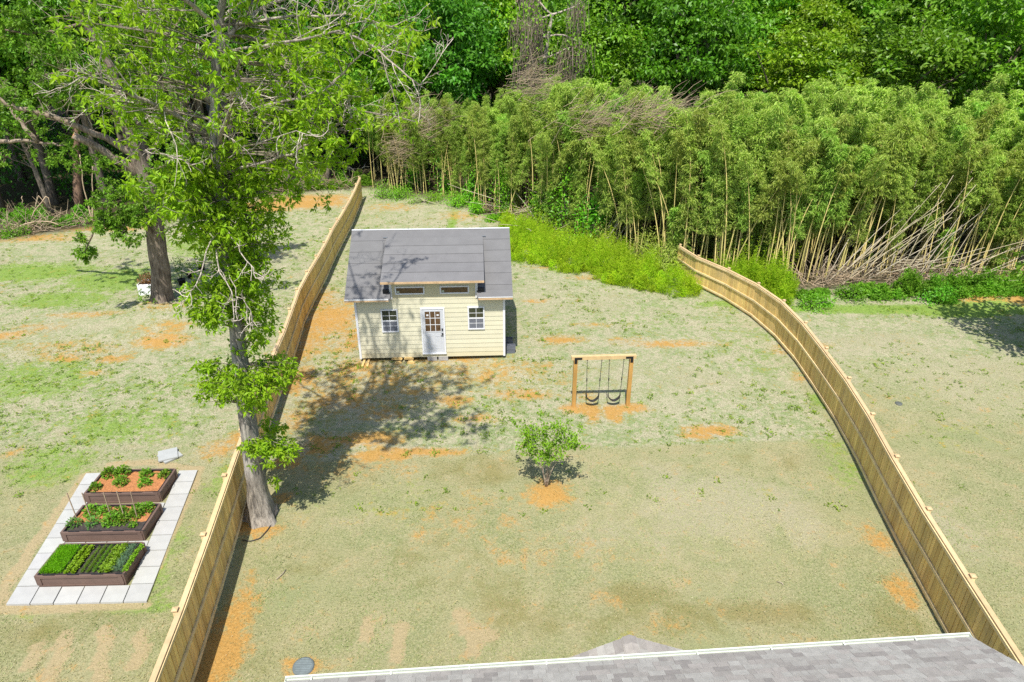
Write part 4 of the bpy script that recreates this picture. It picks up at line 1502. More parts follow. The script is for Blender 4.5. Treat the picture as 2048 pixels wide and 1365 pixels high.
def build_big_tree():
    by = 15.93
    bx = G(525, 1035)[0]
    root = thing('shade_tree', 'tall hardwood with grey trunk and light green leafy sprouts, beside the straight fence', 'tree', (0, 0, 0))
    mt, ml = MB(), MB()
    tips, dirs = [], []
    T = limb_line([(525, 1040), (512, 960), (500, 880), (490, 800), (480, 700), (466, 600), (452, 500), (443, 420), (434, 330), (430, 250), (428, 180), (434, 100), (442, 40), (450, -40), (455, -130), (470, -220)], by, 40)
    s_ = np.concatenate([[0, .008, .018, .03, .045], np.linspace(.06, 1, 37)])
    T = np.stack([np.interp(s_, np.linspace(0, 1, 40), T[:, c]) for c in range(3)], 1)
    T[0, 2] = -.12
    R = np.interp(s_, [0, .07, .15, .3, .5, .7, .85, 1], [.29, .25, .235, .185, .145, .10, .07, .03])
    trunk_mesh(mt, T, R, 18, .85)
    LIMBS = [([(437, 400), (394, 299), (353, 220), (311, 141), (291, 73), (275, -30)], .085, .9, 11, 1.7, .55, (.7, .65, .6)),
             ([(434, 105), (469, 66), (500, 20, .5), (530, -60, .8)], .07, 1, 10, 1.7, .9, None),
             ([(430, 262), (500, 217, -.2), (583, 200, -.5), (654, 176, -.8), (690, 140, -1), (735, 95, -1.1)], .032, .8, 12, 1.4, .7, None),
             ([(432, 250), (540, 232, .4), (645, 207, .9), (693, 209, 1.1), (764, 228, 1.4), (830, 244, 1.7)], .036, .8, 13, 1.3, .55, None),
             ([(436, 110), (540, 92, -.5), (623, 72, -1), (698, 68, -1.4), (755, 92, -1.7), (790, 130, -1.9), (845, 175, -2)], .032, .8, 15, 1.5, .5, None),
             ([(442, 50), (560, 35, .3), (660, 25, .6), (740, 42, .8), (800, 60, 1)], .032, .8, 13, 1.5, .45, None),
             ([(450, -40), (520, -10, .6), (545, 60, .4), (565, 120, .2), (578, 150, 0)], .05, 1, 9, 1.1, .85, None),
             ([(436, 350), (520, 330, -.3), (600, 300, -.7), (660, 262, -1), (705, 235, -1.3)], .036, .8, 14, 1.3, .85, None),
             ([(440, 400), (530, 385, .5), (600, 350, 1), (650, 335, 1.5), (690, 300, 1.9)], .034, .8, 12, 1.2, .9, None),
             ([(431, 280), (370, 245, -.4), (300, 205, -1), (230, 170, -1.6), (150, 150, -2.2)], .06, 1, 14, 1.5, .6, None),
             ([(432, 200), (380, 130, .5), (330, 60, 1.0), (300, -10, 1.4)], .07, 1, 12, 1.6, .75, None),
             ([(440, 60), (380, 10, -.6), (330, -40, -1.4), (250, -60, -2.2)], .06, 1, 12, 1.6, .8, None),
             ([(434, 300), (450, 250, -1.0), (470, 180, -2.0), (480, 120, -2.8)], .06, 1, 12, 1.4, .8, None),
             ([(432, 220), (470, 190, 1.2), (520, 150, 2.4), (560, 110, 3.4)], .06, 1, 11, 1.6, .45, None),
             ([(440, 90), (450, 40, 1.4), (470, 0, 2.6), (480, -40, 3.6)], .06, 1, 10, 1.7, .45, None),
             ([(452, -60), (560, -120, .5), (680, -130, 1), (760, -100, 1.2)], .06, 1, 11, 1.7, .5, None),
             ([(458, -120), (400, -200, -.6), (330, -250, -1)], .06, 1, 11, 1.6, .5, None),
             ([(460, -140), (520, -230, .6), (600, -260, 1.6)], .06, 1, 11, 1.6, .5, None),
             ([(450, -20), (480, -120, 2), (520, -180, 4), (560, -200, 6)], .06, 1, 11, 2.0, .3, None),
             ([(455, -60), (430, -160, 2), (420, -220, 4), (410, -250, 6)], .06, 1, 11, 2.0, .3, None),
             ([(440, 80), (520, 20, 2), (600, -20, 4), (660, -40, 5.5)], .06, 1, 11, 1.9, .4, None),
             ([(430, 260), (480, 210, 1.6), (520, 170, 3), (560, 150, 4.6)], .05, 1, 11, 1.7, .45, None),
             ([(430, 300), (360, 270, 1.2), (300, 250, 2.2), (260, 200, 3)], .05, 1, 13, 1.6, .9, None),
             ([(446, 450), (400, 420, -.6), (350, 395, -1.1), (300, 365, -1.6)], .05, 1, 9, 1.0, .7, None)]
    for pts, r, nb, ns, ltw, leafy, tn in LIMBS:
        P = limb_line(pts, by, 14)
        mt.tube(P, np.linspace(r, .014, 14), 7, tn or (1.15, 1.1, 1.05), wob=.08)
        dress(mt, tips, dirs, P, r, ns, ltw, leafy, .22, bare=.5 if leafy < .65 else .13, tint=tn or (1.2, 1.15, 1.1))
    # bare, pale dead branches hanging in front of the trunk
    for pts, r in (([(450, 470), (430, 520, -1.2), (455, 575, -2), (472, 620, -2.4), (466, 655, -2.5)], .03), ([(445, 450), (415, 500, -1.4), (398, 560, -2.2), (385, 590, -2.4), (350, 618, -2.6)], .026),
                   ([(446, 440), (470, 490, -1), (500, 530, -1.6), (515, 560, -1.8), (540, 555, -2)], .024), ([(452, 520), (470, 590, -1.6), (505, 625, -2.2), (506, 660, -2.3)], .018),
                   ([(440, 390), (390, 330, -1.2), (330, 310, -2), (290, 300, -2.5)], .022), ([(436, 330), (520, 285, -1.5), (600, 262, -2.2), (640, 268, -2.4)], .02)):
        P = limb_line(pts, by, 12)
        mt.tube(P, np.linspace(r * .7, .006, 12), 5, (1.6, 1.55, 1.5), cap=False)
        dress(mt, [], [], P, r, 7, .55, 0, .3, bare=1.0, nt=2)
    for c in ((440, 320, 0, 80, 50, 90), (415, 390, -.3, 75, 45, 120), (470, 420, .3, 75, 50, 110), (440, 460, -.4, 75, 45, 130), (485, 490, .2, 60, 45, 100), (480, 545, -.2, 60, 45, 110), (405, 600, -.5, 60, 35, 75),
              (425, 635, -.5, 48, 26, 60), (500, 600, .1, 55, 45, 100), (520, 650, 0, 38, 35, 60), (390, 330, -.6, 55, 45, 70), (510, 330, .4, 60, 45, 80), (500, 690, .2, 40, 26, 45),
              (440, 770, -.1, 48, 40, 120), (500, 765, -.5, 60, 42, 150), (555, 745, .1, 48, 36, 110), (440, 735, .1, 42, 20, 40), (410, 735, 0, 22, 16, 20), (510, 800, -.5, 38, 22, 40),
              (560, 905, -.35, 42, 24, 85), (515, 888, -.3, 34, 20, 55), (545, 855, .6, 28, 24, 28), (512, 1000 - 105, -.3, 22, 18, 18), (550, 965, .2, 10, 14, 8), (505, 930, -.2, 7, 8, 5),
              (500, 360, .4, 80, 60, 80), (400, 440, -.5, 75, 60, 100), (520, 400, .4, 70, 60, 80), (455, 530, -.1, 80, 60, 90), (500, 560, .3, 70, 50, 80), (450, 590, -.4, 80, 50, 90), (530, 470, .3, 50, 50, 70), (370, 360, -.5, 60, 50, 90),
              (200, 60, -1, 90, 70, 36), (300, 120, -.5, 90, 80, 40), (600, 250, .3, 70, 50, 50), (660, 170, .3, 60, 50, 40), (570, 100, .6, 80, 60, 60),
              (360, 120, 0, 90, 70, 55), (500, 150, .9, 70, 80, 40), (560, 180, .5, 70, 60, 45), (520, 60, .6, 80, 60, 45), (620, 120, .5, 70, 50, 40), (300, 250, -.6, 80, 50, 60), (540, 260, .3, 70, 40, 60), (610, 320, .4, 60, 30, 60), (250, 180, -1, 80, 60, 45)):
        clump(mt, tips, dirs, c[0], c[1], by, c[2], c[3], c[4], c[5], T)
    mt.build('trunk', M_BARK1, root)
    rosettes(ml, tips, np.array(dirs), 8, .138, .056, (1.05, 1.0, 1.0))
    ml.build('crown', M_LEAF1, root)


def build_second_tree():
    by = 32.1
    root = thing('old_oak', 'thick leaning old trunk with sawn-off limb and small dark leaves, in the neighbouring yard', 'tree', (0, 0, 0))
    mt, ml = MB(), MB()
    tips, dirs = [], []
    T = limb_line([(328, 616), (322, 560), (314, 500), (306, 440), (298, 390), (284, 340), (268, 300), (254, 264), (246, 209), (224, 132), (199, 95), (172, 44), (146, 0), (120, -60), (100, -120)], by, 32)
    T[0, 2] = -.1
    R = np.interp(np.linspace(0, 1, 32), [0, .1, .3, .45, .6, .8, 1], [.46, .43, .40, .28, .19, .13, .05])
    trunk_mesh(mt, T, R, 16, .45, 4)
    LIMBS = [([(275, 320), (234, 289, -.6), (180, 262, -1), (121, 238, -1.3), (60, 222, -1.6), (18, 214, -1.8), (-30, 175, -2)], .17, 10, 1.8, .5),
             ([(-60, 290, 1), (0, 286, .5), (40, 280, .2), (90, 288, 0), (128, 291, -.2)], .12, 7, 1.2, .5),
             ([(75, 284, 0), (40, 240, 0), (0, 198, .1), (-50, 140, .2)], .11, 6, 1.4, .6),
             ([(250, 250), (215, 140, .3), (210, 90, .5), (200, 30, .7), (190, -40, .8)], .16, 13, 2.2, .8),
             ([(226, 135), (190, 150, -1), (140, 140, -1.8), (90, 150, -2.4)], .08, 12, 1.8, .9),
             ([(290, 350), (330, 330, -.8), (370, 300, -1.6), (395, 260, -2)], .09, 12, 1.6, .9),
             ([(300, 400), (262, 390, -1), (225, 400, -1.8), (190, 450, -2.2), (170, 505, -2.4)], .07, 13, 1.0, .85),
             ([(300, 410), (280, 430, -1), (250, 445, -1.8), (240, 470, -2.2)], .05, 10, .9, .9),
             ([(303, 430), (340, 420, -.7), (365, 430, -1.4), (350, 400, -1.8)], .06, 10, 1.0, .9),
             ([(284, 340), (320, 280, 1), (350, 220, 2), (370, 150, 2.6)], .1, 14, 2, .9),
             ([(246, 209), (300, 150, 1), (340, 80, 1.6), (370, 10, 2)], .1, 14, 2.2, .9),
             ([(172, 44), (120, 60, -.8), (60, 70, -1.4), (10, 60, -2)], .08, 13, 2, .95),
             ([(199, 95), (250, 40, .8), (290, -20, 1.4)], .08, 12, 2, .9)]
    for pts, r, ns, ltw, leafy in LIMBS:
        P = limb_line(pts, by, 14)
        mt.tube(P, np.linspace(r, .03 if r < .15 else .06, 14), 8, (1.5, 1.45, 1.4) if pts[0][0] < 280 and pts[0][1] > 280 else (1.1, 1.05, 1), wob=.12)
        dress(mt, tips, dirs, P, r * .6, ns, ltw, leafy, .2, bare=.18, nt=7)
    P = limb_line([(278, 352), (256, 337, -.3), (205, 300, -.9), (146, 271, -1.5)], by, 10)
    mt.tube(P, np.linspace(.22, .15, 10), 10, (1.3, 1.25, 1.2), wob=.1)
    tk = mt.build('trunk', M_BARK2, root)
    d = P[-1] - P[-2]
    d /= np.linalg.norm(d)
    m = MB()
    m.tube([P[-1] - d * .05, P[-1] + d * .006], [.146, .146], 12)
    m.build('sawn_end', simple('cut_wood', (.50, .26, .12), .8, .2, 12), tk)
    for c in ((250, 400, -1.5, 60, 45, 90), (300, 380, -1, 50, 45, 80), (220, 440, -1.8, 45, 25, 50), (170, 505, -2.2, 24, 14, 40), (255, 475, -2, 32, 22, 36), (340, 350, -1, 50, 50, 80), (190, 320, -1, 60, 25, 60), (60, 180, -1.5, 60, 50, 60), (110, 310, -1, 50, 22, 40),
              (150, 180, -1.2, 60, 50, 60), (60, 80, -1, 70, 60, 80), (300, 200, 0, 60, 70, 70), (250, 60, .5, 60, 60, 80), (300, 590, -.4, 26, 14, 12)):
        clump(mt, tips, dirs, c[0], c[1], by, c[2], c[3], c[4], c[5], T)
    rosettes(ml, tips, np.array(dirs), 9, .16, .085, (1, 1, 1), 1.2)
    ml.build('crown', M_LEAF2, root)


build_big_tree()
build_second_tree()


# ------------------------------------------------------------------ BAMBOO
M_CULM = simple('bamboo_culm', (.56, .49, .22), .45, .2, 3, tint=True)
M_BAMB = leafmat('bamboo_leaf', (.36, .445, .095), .38)


def bamboo_variant(h, lean, low, dens, seed_tint, culm_tint, r=.04, leafL=.215):
    t = np.linspace(0, 1, 12)
    ang = RNG.random() * 6.28
    arch = (.06 + .12 * RNG.random()) * h * (t ** 3)
    P = np.stack([lean * h * t ** 1.3 + arch * math.cos(ang), arch * math.sin(ang), h * t * (1 - .08 * t ** 3)], 1)
    mc, mf = MB(), MB()
    mc.tube(P, np.linspace(r, .008, 12), 5, culm_tint, cap=False)
    nn = int(36 * dens)
    C, D = [], []
    for k in range(nn):
        f = low + (1 - low) * (k + RNG.random()) / nn
        p = np.array([np.interp(f, t, P[:, i]) for i in range(3)])
        for b in range(3):
            a = RNG.random() * 6.28
            ln = (.62 - .40 * f) * (.5 + .9 * RNG.random())
            d = np.array((math.cos(a), math.sin(a), .35))
            for s in np.linspace(.3, 1, 5):
                C.append(p + d * ln * s - np.array((0, 0, .35 * (ln * s) ** 2)))
                D.append(d)
    C, D = np.repeat(np.array(C), 5, 0), np.repeat(np.array(D), 5, 0)
    n = len(C)
    C = C + RNG.normal(size=(n, 3)) * .06
    D = D * .6 + RNG.normal(size=(n, 3)) * .55 + np.array((0, 0, -.25))
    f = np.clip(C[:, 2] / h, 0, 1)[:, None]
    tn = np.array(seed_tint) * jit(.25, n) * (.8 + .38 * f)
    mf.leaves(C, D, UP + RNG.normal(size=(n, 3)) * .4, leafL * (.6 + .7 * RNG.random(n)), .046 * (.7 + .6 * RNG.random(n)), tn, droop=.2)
    return mc, mf


VAR = []
KINDS = [('upright', 8.6, .02), ('upright', 7.6, -.03), ('upright', 9.2, .05), ('upright', 8.0, .0), ('leaning', 8.4, .28), ('leaning', 7.4, .36), ('leaning', 8.8, .2), ('young', 4.2, .04), ('young', 3.4, -.05), ('bare', 8.2, .06), ('bare', 7.6, .2), ('bare', 8.6, -.03)]
for kd, h, ln in KINDS:
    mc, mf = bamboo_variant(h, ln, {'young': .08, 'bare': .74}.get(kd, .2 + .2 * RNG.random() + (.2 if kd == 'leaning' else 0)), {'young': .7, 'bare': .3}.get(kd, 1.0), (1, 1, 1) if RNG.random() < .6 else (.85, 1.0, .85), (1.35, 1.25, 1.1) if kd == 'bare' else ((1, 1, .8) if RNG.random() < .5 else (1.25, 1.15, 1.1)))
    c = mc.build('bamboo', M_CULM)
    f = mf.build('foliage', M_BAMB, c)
    VAR.append((kd, c, mf.arrays(), mc, f))

BAMBF = np.array(sorted(G(*p) for p in ((735, 376), (800, 388), (900, 398), (980, 432), (1090, 455), (1250, 515), (1350, 540), (1480, 560), (1600, 570), (1750, 562), (1900, 566), (2048, 575), (2200, 580))))


def front_y(x):
    return np.interp(x, BAMBF[:, 0], BAMBF[:, 1])


BLAB = {'bare': 'bare straw-coloured bamboo pole at the thicket front, %s', 'upright': 'upright leafy bamboo at the thicket front, %s', 'leaning': 'leaning leafy bamboo at the thicket front, %s', 'young': 'short young bamboo at the thicket foot, %s'}
count = 0
used = set()
tries = 0
while count < 290 and tries < 5000:
    tries += 1
    px = 735 + 1420 * RNG.random()
    x0 = np.interp(px, [735, 1000, 1350, 1600, 2160], [G(735, 376)[0], G(1000, 435)[0], G(1350, 540)[0], G(1600, 570)[0], G(2160, 580)[0]])
    lean_zone = px > 1680
    r = RNG.random()
    kd = 'leaning' if r < (.5 if lean_zone else .1) else ('young' if r > .93 else ('bare' if r > .64 else 'upright'))
    y0 = front_y(x0) + .2 + 3.2 * RNG.random() ** 1.3 * (.3 if kd == 'bare' else 1)
    vi = RNG.choice([i for i, v in enumerate(VAR) if v[0] == kd])
    src = VAR[vi]
    if vi in used:
        o = copy_tree(src[1])
    else:
        used.add(vi)
        o = src[1]
    o.location = (x0, y0, float(gz(x0, y0)) - .02)
    sc = (.62 + .30 * RNG.random() + .42 * float(fbm(x0, y0, .45, 13))) * (1.0 if px > 1050 else .80)
    o.scale = (sc, sc, sc)
    rzz = RNG.normal() * .5 if kd == 'leaning' else RNG.random() * 6.28
    o.rotation_euler = (RNG.normal() * .04, RNG.normal() * .04, rzz)
    zone = 'behind the shed' if px < 1010 else ('behind the tall bright weeds' if px < 1380 else ('behind the curving fence' if px < 1640 else 'above the fallen canes'))
    tag(o, BLAB[kd] % zone, 'bamboo', 'bamboo canes at the front of the thicket')
    count += 1
for i, v in enumerate(VAR):
    if i not in used:
        v[1].location = (14, 45, 0)
        tag(v[1], BLAB[v[0]] % 'behind the curving fence', 'bamboo', 'bamboo canes at the front of the thicket')
# the bamboo behind them reads as one mass
m, m2 = MB(), MB()
for k in range(620):
    px = 720 + 1500 * RNG.random()
    x0 = np.interp(px, [735, 1000, 1350, 1600, 2160], [G(735, 376)[0], G(1000, 435)[0], G(1350, 540)[0], G(1600, 570)[0], G(2160, 580)[0]])
    y0 = front_y(x0) + 3.4 + 9 * RNG.random()
    x0 *= y0 / (front_y(x0) + 3.4) * .5 + .5
    kd = VAR[RNG.integers(7)]
    V, T, C = kd[2]
    sc = (.66 + .26 * RNG.random() + .42 * float(fbm(x0, y0, .3, 13))) * (1.0 if px > 1050 else .78)
    A = Matrix.Translation((x0, y0, 0)) @ Matrix.Rotation(RNG.random() * 6.28, 4, 'Z') @ Matrix.Scale(sc, 4)
    ka = A.to_3x3()
    sel = slice(0, len(T) // 2)
    m.merge(V, T, C * (.85 + .3 * RNG.random()), A)
    base = kd[3]
    A_ = np.array(A)
    for Vc, Qc in zip(base.V, base.Q):
        m2.raw(Vc @ A_[:3, :3].T + A_[:3, 3], Qc, None, (.9, .85, .7), smooth=True)
o = m.build('bamboo_thicket', M_BAMB)
tag(o, 'dense olive green bamboo thicket filling the ground behind its front canes', 'bamboo thicket', kind='stuff')
cul = m2.build('culms', M_CULM, o)

# fallen and leaning dead canes
M_DEAD = simple('dead_cane', (.40, .345, .25), .6, .2, 4, tint=True)
canes = []
for i in range(6):
    ln = 3.2 + i * .6
    m = MB()
    P = wander((0, 0, 0), (1, .05, 0), ln, 7, .035)
    m.tube(P, np.linspace(.027, .012, 7), 5, jit(.3))
    canes.append(m.build('fallen_cane', M_DEAD))
used = set()
for k in range(230):
    if k < 125:                                   # the pile at the right
        px, py = 1700 + 420 * RNG.random() ** .8, 520 + 55 * RNG.random()
        zone, lab = 0, 'grey dead cane lying in the pile at the foot of the bamboo'
        rx = RNG.random() * .22 * (1 if RNG.random() < .7 else 2.5)
        rz0 = RNG.normal() * .35
        z = .05 + RNG.random() * .7
    elif k < 195:                                 # leaning dead canes at the right
        px, py = 1620 + 420 * RNG.random(), 540 + 35 * RNG.random()
        lab = 'pale dead cane leaning up out of the pile below the bamboo'
        rx = .45 + .9 * RNG.random()
        rz0 = RNG.normal() * .3
        z = 0
    elif k < 220:
        px, py = 985 + 190 * RNG.random(), 425 + 45 * RNG.random()
        lab = 'pale fallen cane in the tangle behind the tall bright weeds'
        rx = RNG.random() * .5
        rz0 = RNG.random() * 6.28
        z = .1 + RNG.random() * .4
    else:
        px, py = 1190 + 60 * RNG.random(), 480 + 20 * RNG.random()
        lab = 'pale dead cane leaning to the right above the tall bright weeds'
        rx = .95 + .2 * RNG.random()
        rz0 = RNG.normal() * .2
        z = 0
    j = int(RNG.integers(6))
    if k >= 125 and RNG.random() < .6:
        j = 4 + k % 2
    o = canes[j].copy() if j in used else canes[j]
    if j in used:
        COL.objects.link(o)
    used.add(j)
    x0, y0 = G(px, py)
    o.location = (x0, y0, float(gz(x0, y0)) + z)
    o.rotation_euler = (0, -rx, rz0)
    tag(o, lab, 'cane', 'fallen and leaning dead canes')


# ------------------------------------------------------------------ WOODLAND TREES
M_WOOD = leafmat('woodland_leaf', (.165, .33, .022), .4, .42, .4)


def crown_variant(R, Hc, nclump, per, L, tint, low=0.0):
    """uneven crown: leaf clumps spread in the outer part of an irregular ellipsoid"""
    m = MB()
    d = runit(nclump)
    d[:, 2] = d[:, 2] * .9 + .08
    ph = RNG.random(4) * 6.28
    lump = 1 + .22 * np.sin(3 * np.arctan2(d[:, 1], d[:, 0]) + ph[0]) + .15 * np.sin(5 * d[:, 2] + ph[1])
    C = d * (RNG.random(nclump) ** .35 * .85)[:, None] * lump[:, None] * np.array((R, R, Hc))
    C[:, 2] += Hc
    cr = .75 + .75 * RNG.random(nclump)
    P = np.repeat(C, per, 0)
    q = runit(nclump * per)
    q[:, 2] = np.where(q[:, 2] < 0, q[:, 2] * .45, q[:, 2])
    rad = RNG.random(nclump * per) ** .45
    P = P + q * (rad * np.repeat(cr, per))[:, None] * np.array((1.1, 1.1, .72))
    n = len(P)
    D = q * .8 + RNG.normal(size=(n, 3)) * .6 + np.array((0, 0, -.25))
    U = q * .5 + UP * .8 + RNG.normal(size=(n, 3)) * .4
    tn = np.asarray(tint) * np.repeat(jit(.2, nclump), per, 0) * jit(.22, n)
    m.leaves(P, D, U, L * (.6 + .8 * RNG.random(n)), L * .62 * (.6 + .8 * RNG.random(n)), tn)
    return m, C


def wood_tree(R, Hc, base, nclump, per, L, tint, name='woodland_tree'):
    root = thing(name, 'x', 'tree', (0, 0, 0))
    mc, C = crown_variant(R, Hc, nclump, per, L, tint)
    mt = MB()
    top = base + Hc * 1.5
    P = wander((0, 0, -.2), (0, 0, 1), top, 8, .05)
    mt.tube(P, np.interp(np.linspace(0, 1, 8), [0, .08, .6, 1], [.42, .32, .2, .05]), 9, wob=.12)
    for c in C[RNG.choice(len(C), 14, replace=False)]:
        i = 2 + RNG.integers(4)
        e = c + (0, 0, base)
        mt.tube([P[i], (P[i] + e) / 2 + (0, 0, .5), e], [.12, .08, .03], 5, (1.2, 1.15, 1.1), cap=False)
    for V in mc.V:
        V += np.array((0, 0, base))
    mc.build('crown', M_WOOD, root)
    mt.build('trunk', M_BARKB, root)
    return root


WV = [wood_tree(4.6, 6.6, 1.6, 115, 110, .34, (1, 1, 1)), wood_tree(5.2, 7.2, 1.8, 130, 105, .36, (.68, .82, .7)), wood_tree(4.2, 6.8, 1.4, 100, 110, .32, (1.4, 1.2, .8)),
      wood_tree(5.6, 7.2, 1.8, 135, 105, .38, (.58, .74, .8)), wood_tree(3.8, 5.0, .8, 90, 110, .30, (1.1, 1.05, .9)), wood_tree(4.8, 8.0, 2.0, 125, 110, .34, (1.0, 1.08, .9))]
WLAB = ['mid green broadleaf tree in the woods %s', 'deep green broad tree in the woods %s', 'yellow-green tree in the woods %s', 'dark blue-green tree in the woods %s', 'low rounded green tree in the woods %s', 'tall full green tree in the woods %s']
WV += [wood_tree(5.0, 6.5, 4.6, 125, 110, .34, (.55, .75, .7)), wood_tree(4.4, 7.0, 4.2, 115, 110, .32, (.72, .88, .7))]
WLAB += ['', '']
wused = set()


def plant_tree(v, x, y, s=1.0, label=None, where='', sz=None):
    r = copy_tree(WV[v]) if v in wused else WV[v]
    wused.add(v)
    r.location = (x, y, -.1)
    r.rotation_euler = (0, 0, RNG.random() * 6.28)
    r.scale = (s, s, sz or s)
    r['label'] = label or WLAB[v] % where
    r['group'] = 'trees of the woods behind the yard'


def fw(px, y):
    """metres left or right of the view axis for a column of the picture at ground distance y, near eye level"""
    return (px - 1024) / FPX * y * 1.08


for px, y, v, s, sz, lab in ((1520, 61, 2, 1.12, .95, 'bright lime-green rounded tree rising behind the bamboo, right of the vine-hung snag'), (1700, 58, 0, 1.15, 1.05, 'leafy tree with large bright leaves behind the bamboo, right of the lime-green tree'),
                             (1860, 57, 5, 1.1, 1.1, 'wide bright green tree behind the bamboo above the fallen canes'), (2030, 52, 2, .85, .8, 'yellow-green tree at the right edge of the woods, low behind the bamboo'), (1330, 64, 1, 1.1, 1.2, 'dark green tree just right of the vine-hung snag'),
                             (1180, 66, 4, 1.2, 1.3, 'green tree close behind the vine-hung snag'), (920, 66, 3, 1.05, 1.1, 'dark green tree left of the vine-hung snag'), (800, 64, 4, 1.2, 1.25, 'rounded green tree behind the bare twigs of the big hardwood'),
                             (1960, 66, 3, 1.1, 1.3, 'dark tall tree behind the wide bright one at the right')):
    plant_tree(v, fw(px, y), y, s, lab, sz=sz)
for row, (y, sp, off) in enumerate(((74, 5.2, 0), (86, 6.2, 3), (101, 7.2, 1))):
    n = int(2 * y * .86 / sp)
    for i in range(n):
        x = -y * .86 + off + i * sp + RNG.normal() * 1.2
        zone = 'far behind the big hardwood at the left' if x < -y * .2 else ('far behind the shed' if x < y * .12 else 'far behind the bamboo at the right')
        plant_tree(int(RNG.integers(6)), x, y + RNG.normal() * 1.5, 1.15 + .35 * RNG.random() + row * .12, None, zone)
# woods at the left edge: dark, closer
for px, y, v, s, sz, lab in ((-60, 49, 6, 1.0, 1.2, 'dark tree at the far left edge of the woods behind the broken limbs'), (60, 50, 7, 1.0, 1.25, 'tree behind the broken limbs of the old oak, second from the left edge'), (165, 52, 6, .95, 1.2, 'dark tree behind the trunk of the old oak'),
                             (265, 51, 7, .95, 1.1, 'green tree between the old oak and the big hardwood, in the wood edge'), (360, 54, 6, 1, 1.2, 'dark tree in the wood edge straight behind the big hardwood trunk'), (470, 57, 7, 1, 1.15, 'dark tree in the wood edge just right of the big hardwood trunk'),
                             (580, 59, 6, 1.0, 1.2, 'dark tree in the wood edge behind the dead twigs of the hardwood'), (690, 62, 6, 1.0, 1.15, 'dark tree in the wood edge above the far end of the straight fence'),
                             (0, 57, 6, 1.0, 1.3, 'dark tree in the second rank of the woods at the left edge'), (120, 60, 6, 1.0, 1.3, 'dark tree in the second rank of the woods behind the old oak'), (320, 62, 6, 1.0, 1.3, 'dark tree in the second rank of the woods left of the big hardwood'), (520, 67, 6, 1.0, 1.3, 'dark tree in the second rank of the woods right of the big hardwood')):
    plant_tree(v, fw(px, y), y, s, lab, sz=sz)
plant_tree(4, 24.3, 25.4, .9, 'broadleaf tree just beyond the right edge of the view, its shade dappling the outer lawn', sz=.95)
# bare trunks in the dark wood edge at the left
for i, (px, py, hh, r, lab) in enumerate(((120, 440, 9, .34, 'reddish brown trunk in the dark wood edge left of the old oak'), (65, 450, 7, .2, 'grey leaning trunk in the dark wood edge below the broken limbs'), (345, 440, 9, .22, 'dark trunk in the wood edge between the two near trees'), (560, 398, 9, .22, 'dark trunk in the wood edge right of the big hardwood'), (640, 388, 8, .18, 'thin dark trunk in the wood edge above the clay bank'))):
    x0, y0 = G(px, py)
    y0 += 2.5
    t = thing('woodland_tree', lab, 'tree', (x0, y0, 0), 0, 'trunks in the left wood edge')
    m = MB()
    P = wander((0, 0, -.2), (.08 * (-1 if i == 1 else 1), 0, 1), hh * 1.2, 8, .05)
    m.tube(P, np.linspace(r, r * .4, 8), 9, (1.3, 1.0, .85) if i == 0 else (1, 1, 1), wob=.15)
    for k in range(8):
        B = wander(P[3 + k % 5], runit(1)[0] + (0, 0, .4), 1.8, 5, .2)
        m.tube(B, np.linspace(.06, .01, 5), 4, cap=False)
    m.build('trunk', M_BARKB, t)
    mc, C = crown_variant(2.4, 2.0, 26, 100, .24, (.8, .95, .9))
    for V in mc.V:
        V += np.array((P[-1][0], P[-1][1], hh * .8))
    mc.build('crown', M_WOOD, t)


# vine-hung snag
def build_snag():
    y = 61.0
    x = fw(1070, y)
    root = thing('dead_snag', 'grey dead tree hung with dry vines rising above the bamboo', 'tree', (x, y, 0))
    mt, mv, ml = MB(), MB(), MB()
    P = wander((0, 0, 0), (.02, 0, 1), 13.2, 9, .05)
    mt.tube(P, np.linspace(.34, .12, 9), 8, (1.4, 1.35, 1.3), wob=.2)
    ends = []
    for k in range(16):
        p = P[4 + k % 5]
        B = wander(p, runit(1)[0] * np.array((1, .6, .3)) + (0, 0, .25), 2.0 + 1.2 * RNG.random(), 6, .2)
        mt.tube(B, np.linspace(.09, .03, 6), 5, (1.5, 1.4, 1.35), cap=False)
        ends += [B[-1], B[3], B[4]]
    for e in ends:                                       # curtains of dry vine stems
        for k in range(26):
            a = e + RNG.normal(size=3) * np.array((.32, .32, .18))
            q = RNG.normal(size=2) * .35
            ln = .9 + 1.9 * RNG.random()
            mv.tube([a, a + (q[0] * .5, q[1] * .5, -ln * .45), a + (q[0], q[1], -ln)], [.022, .02, .012], 3, jit(.25), cap=False)
    n = 2600
    C = np.array(ends)[RNG.integers(len(ends), size=n)] + RNG.normal(size=(n, 3)) * np.array((.8, .7, .8))
    ml.leaves(C, RNG.normal(size=(n, 3)) - (0, 0, .3), UP + RNG.normal(size=(n, 3)) * .5, .26 * (.6 + .7 * RNG.random(n)), .17, jit(.25, n) * np.array((1.2, 1.15, .9)))
    mt.build('trunk', M_BARK1, root)
    mv.build('dry_vines', simple('dry_vine', (.30, .235, .185), .9, .2, 6, tint=True), root)
    ml.build('vine_leaves', M_WOOD, root)


build_snag()

# ------------------------------------------------------------------ TALL WEEDS, SHRUBS, UNDERGROWTH
M_WEED = leafmat('tall_weed_leaf', (.42, .60, .03), .46, .6, .15)


def inside(poly, x, y):
    poly = np.array(poly)
    c = np.zeros(len(x), bool)
    j = len(poly) - 1
    for i in range(len(poly)):
        xi, yi, xj, yj = *poly[i], *poly[j]
        c ^= ((yi > y) != (yj > y)) & (x < (xj - xi) * (y - yi) / (yj - yi + 1e-12) + xi)
        j = i
    return c


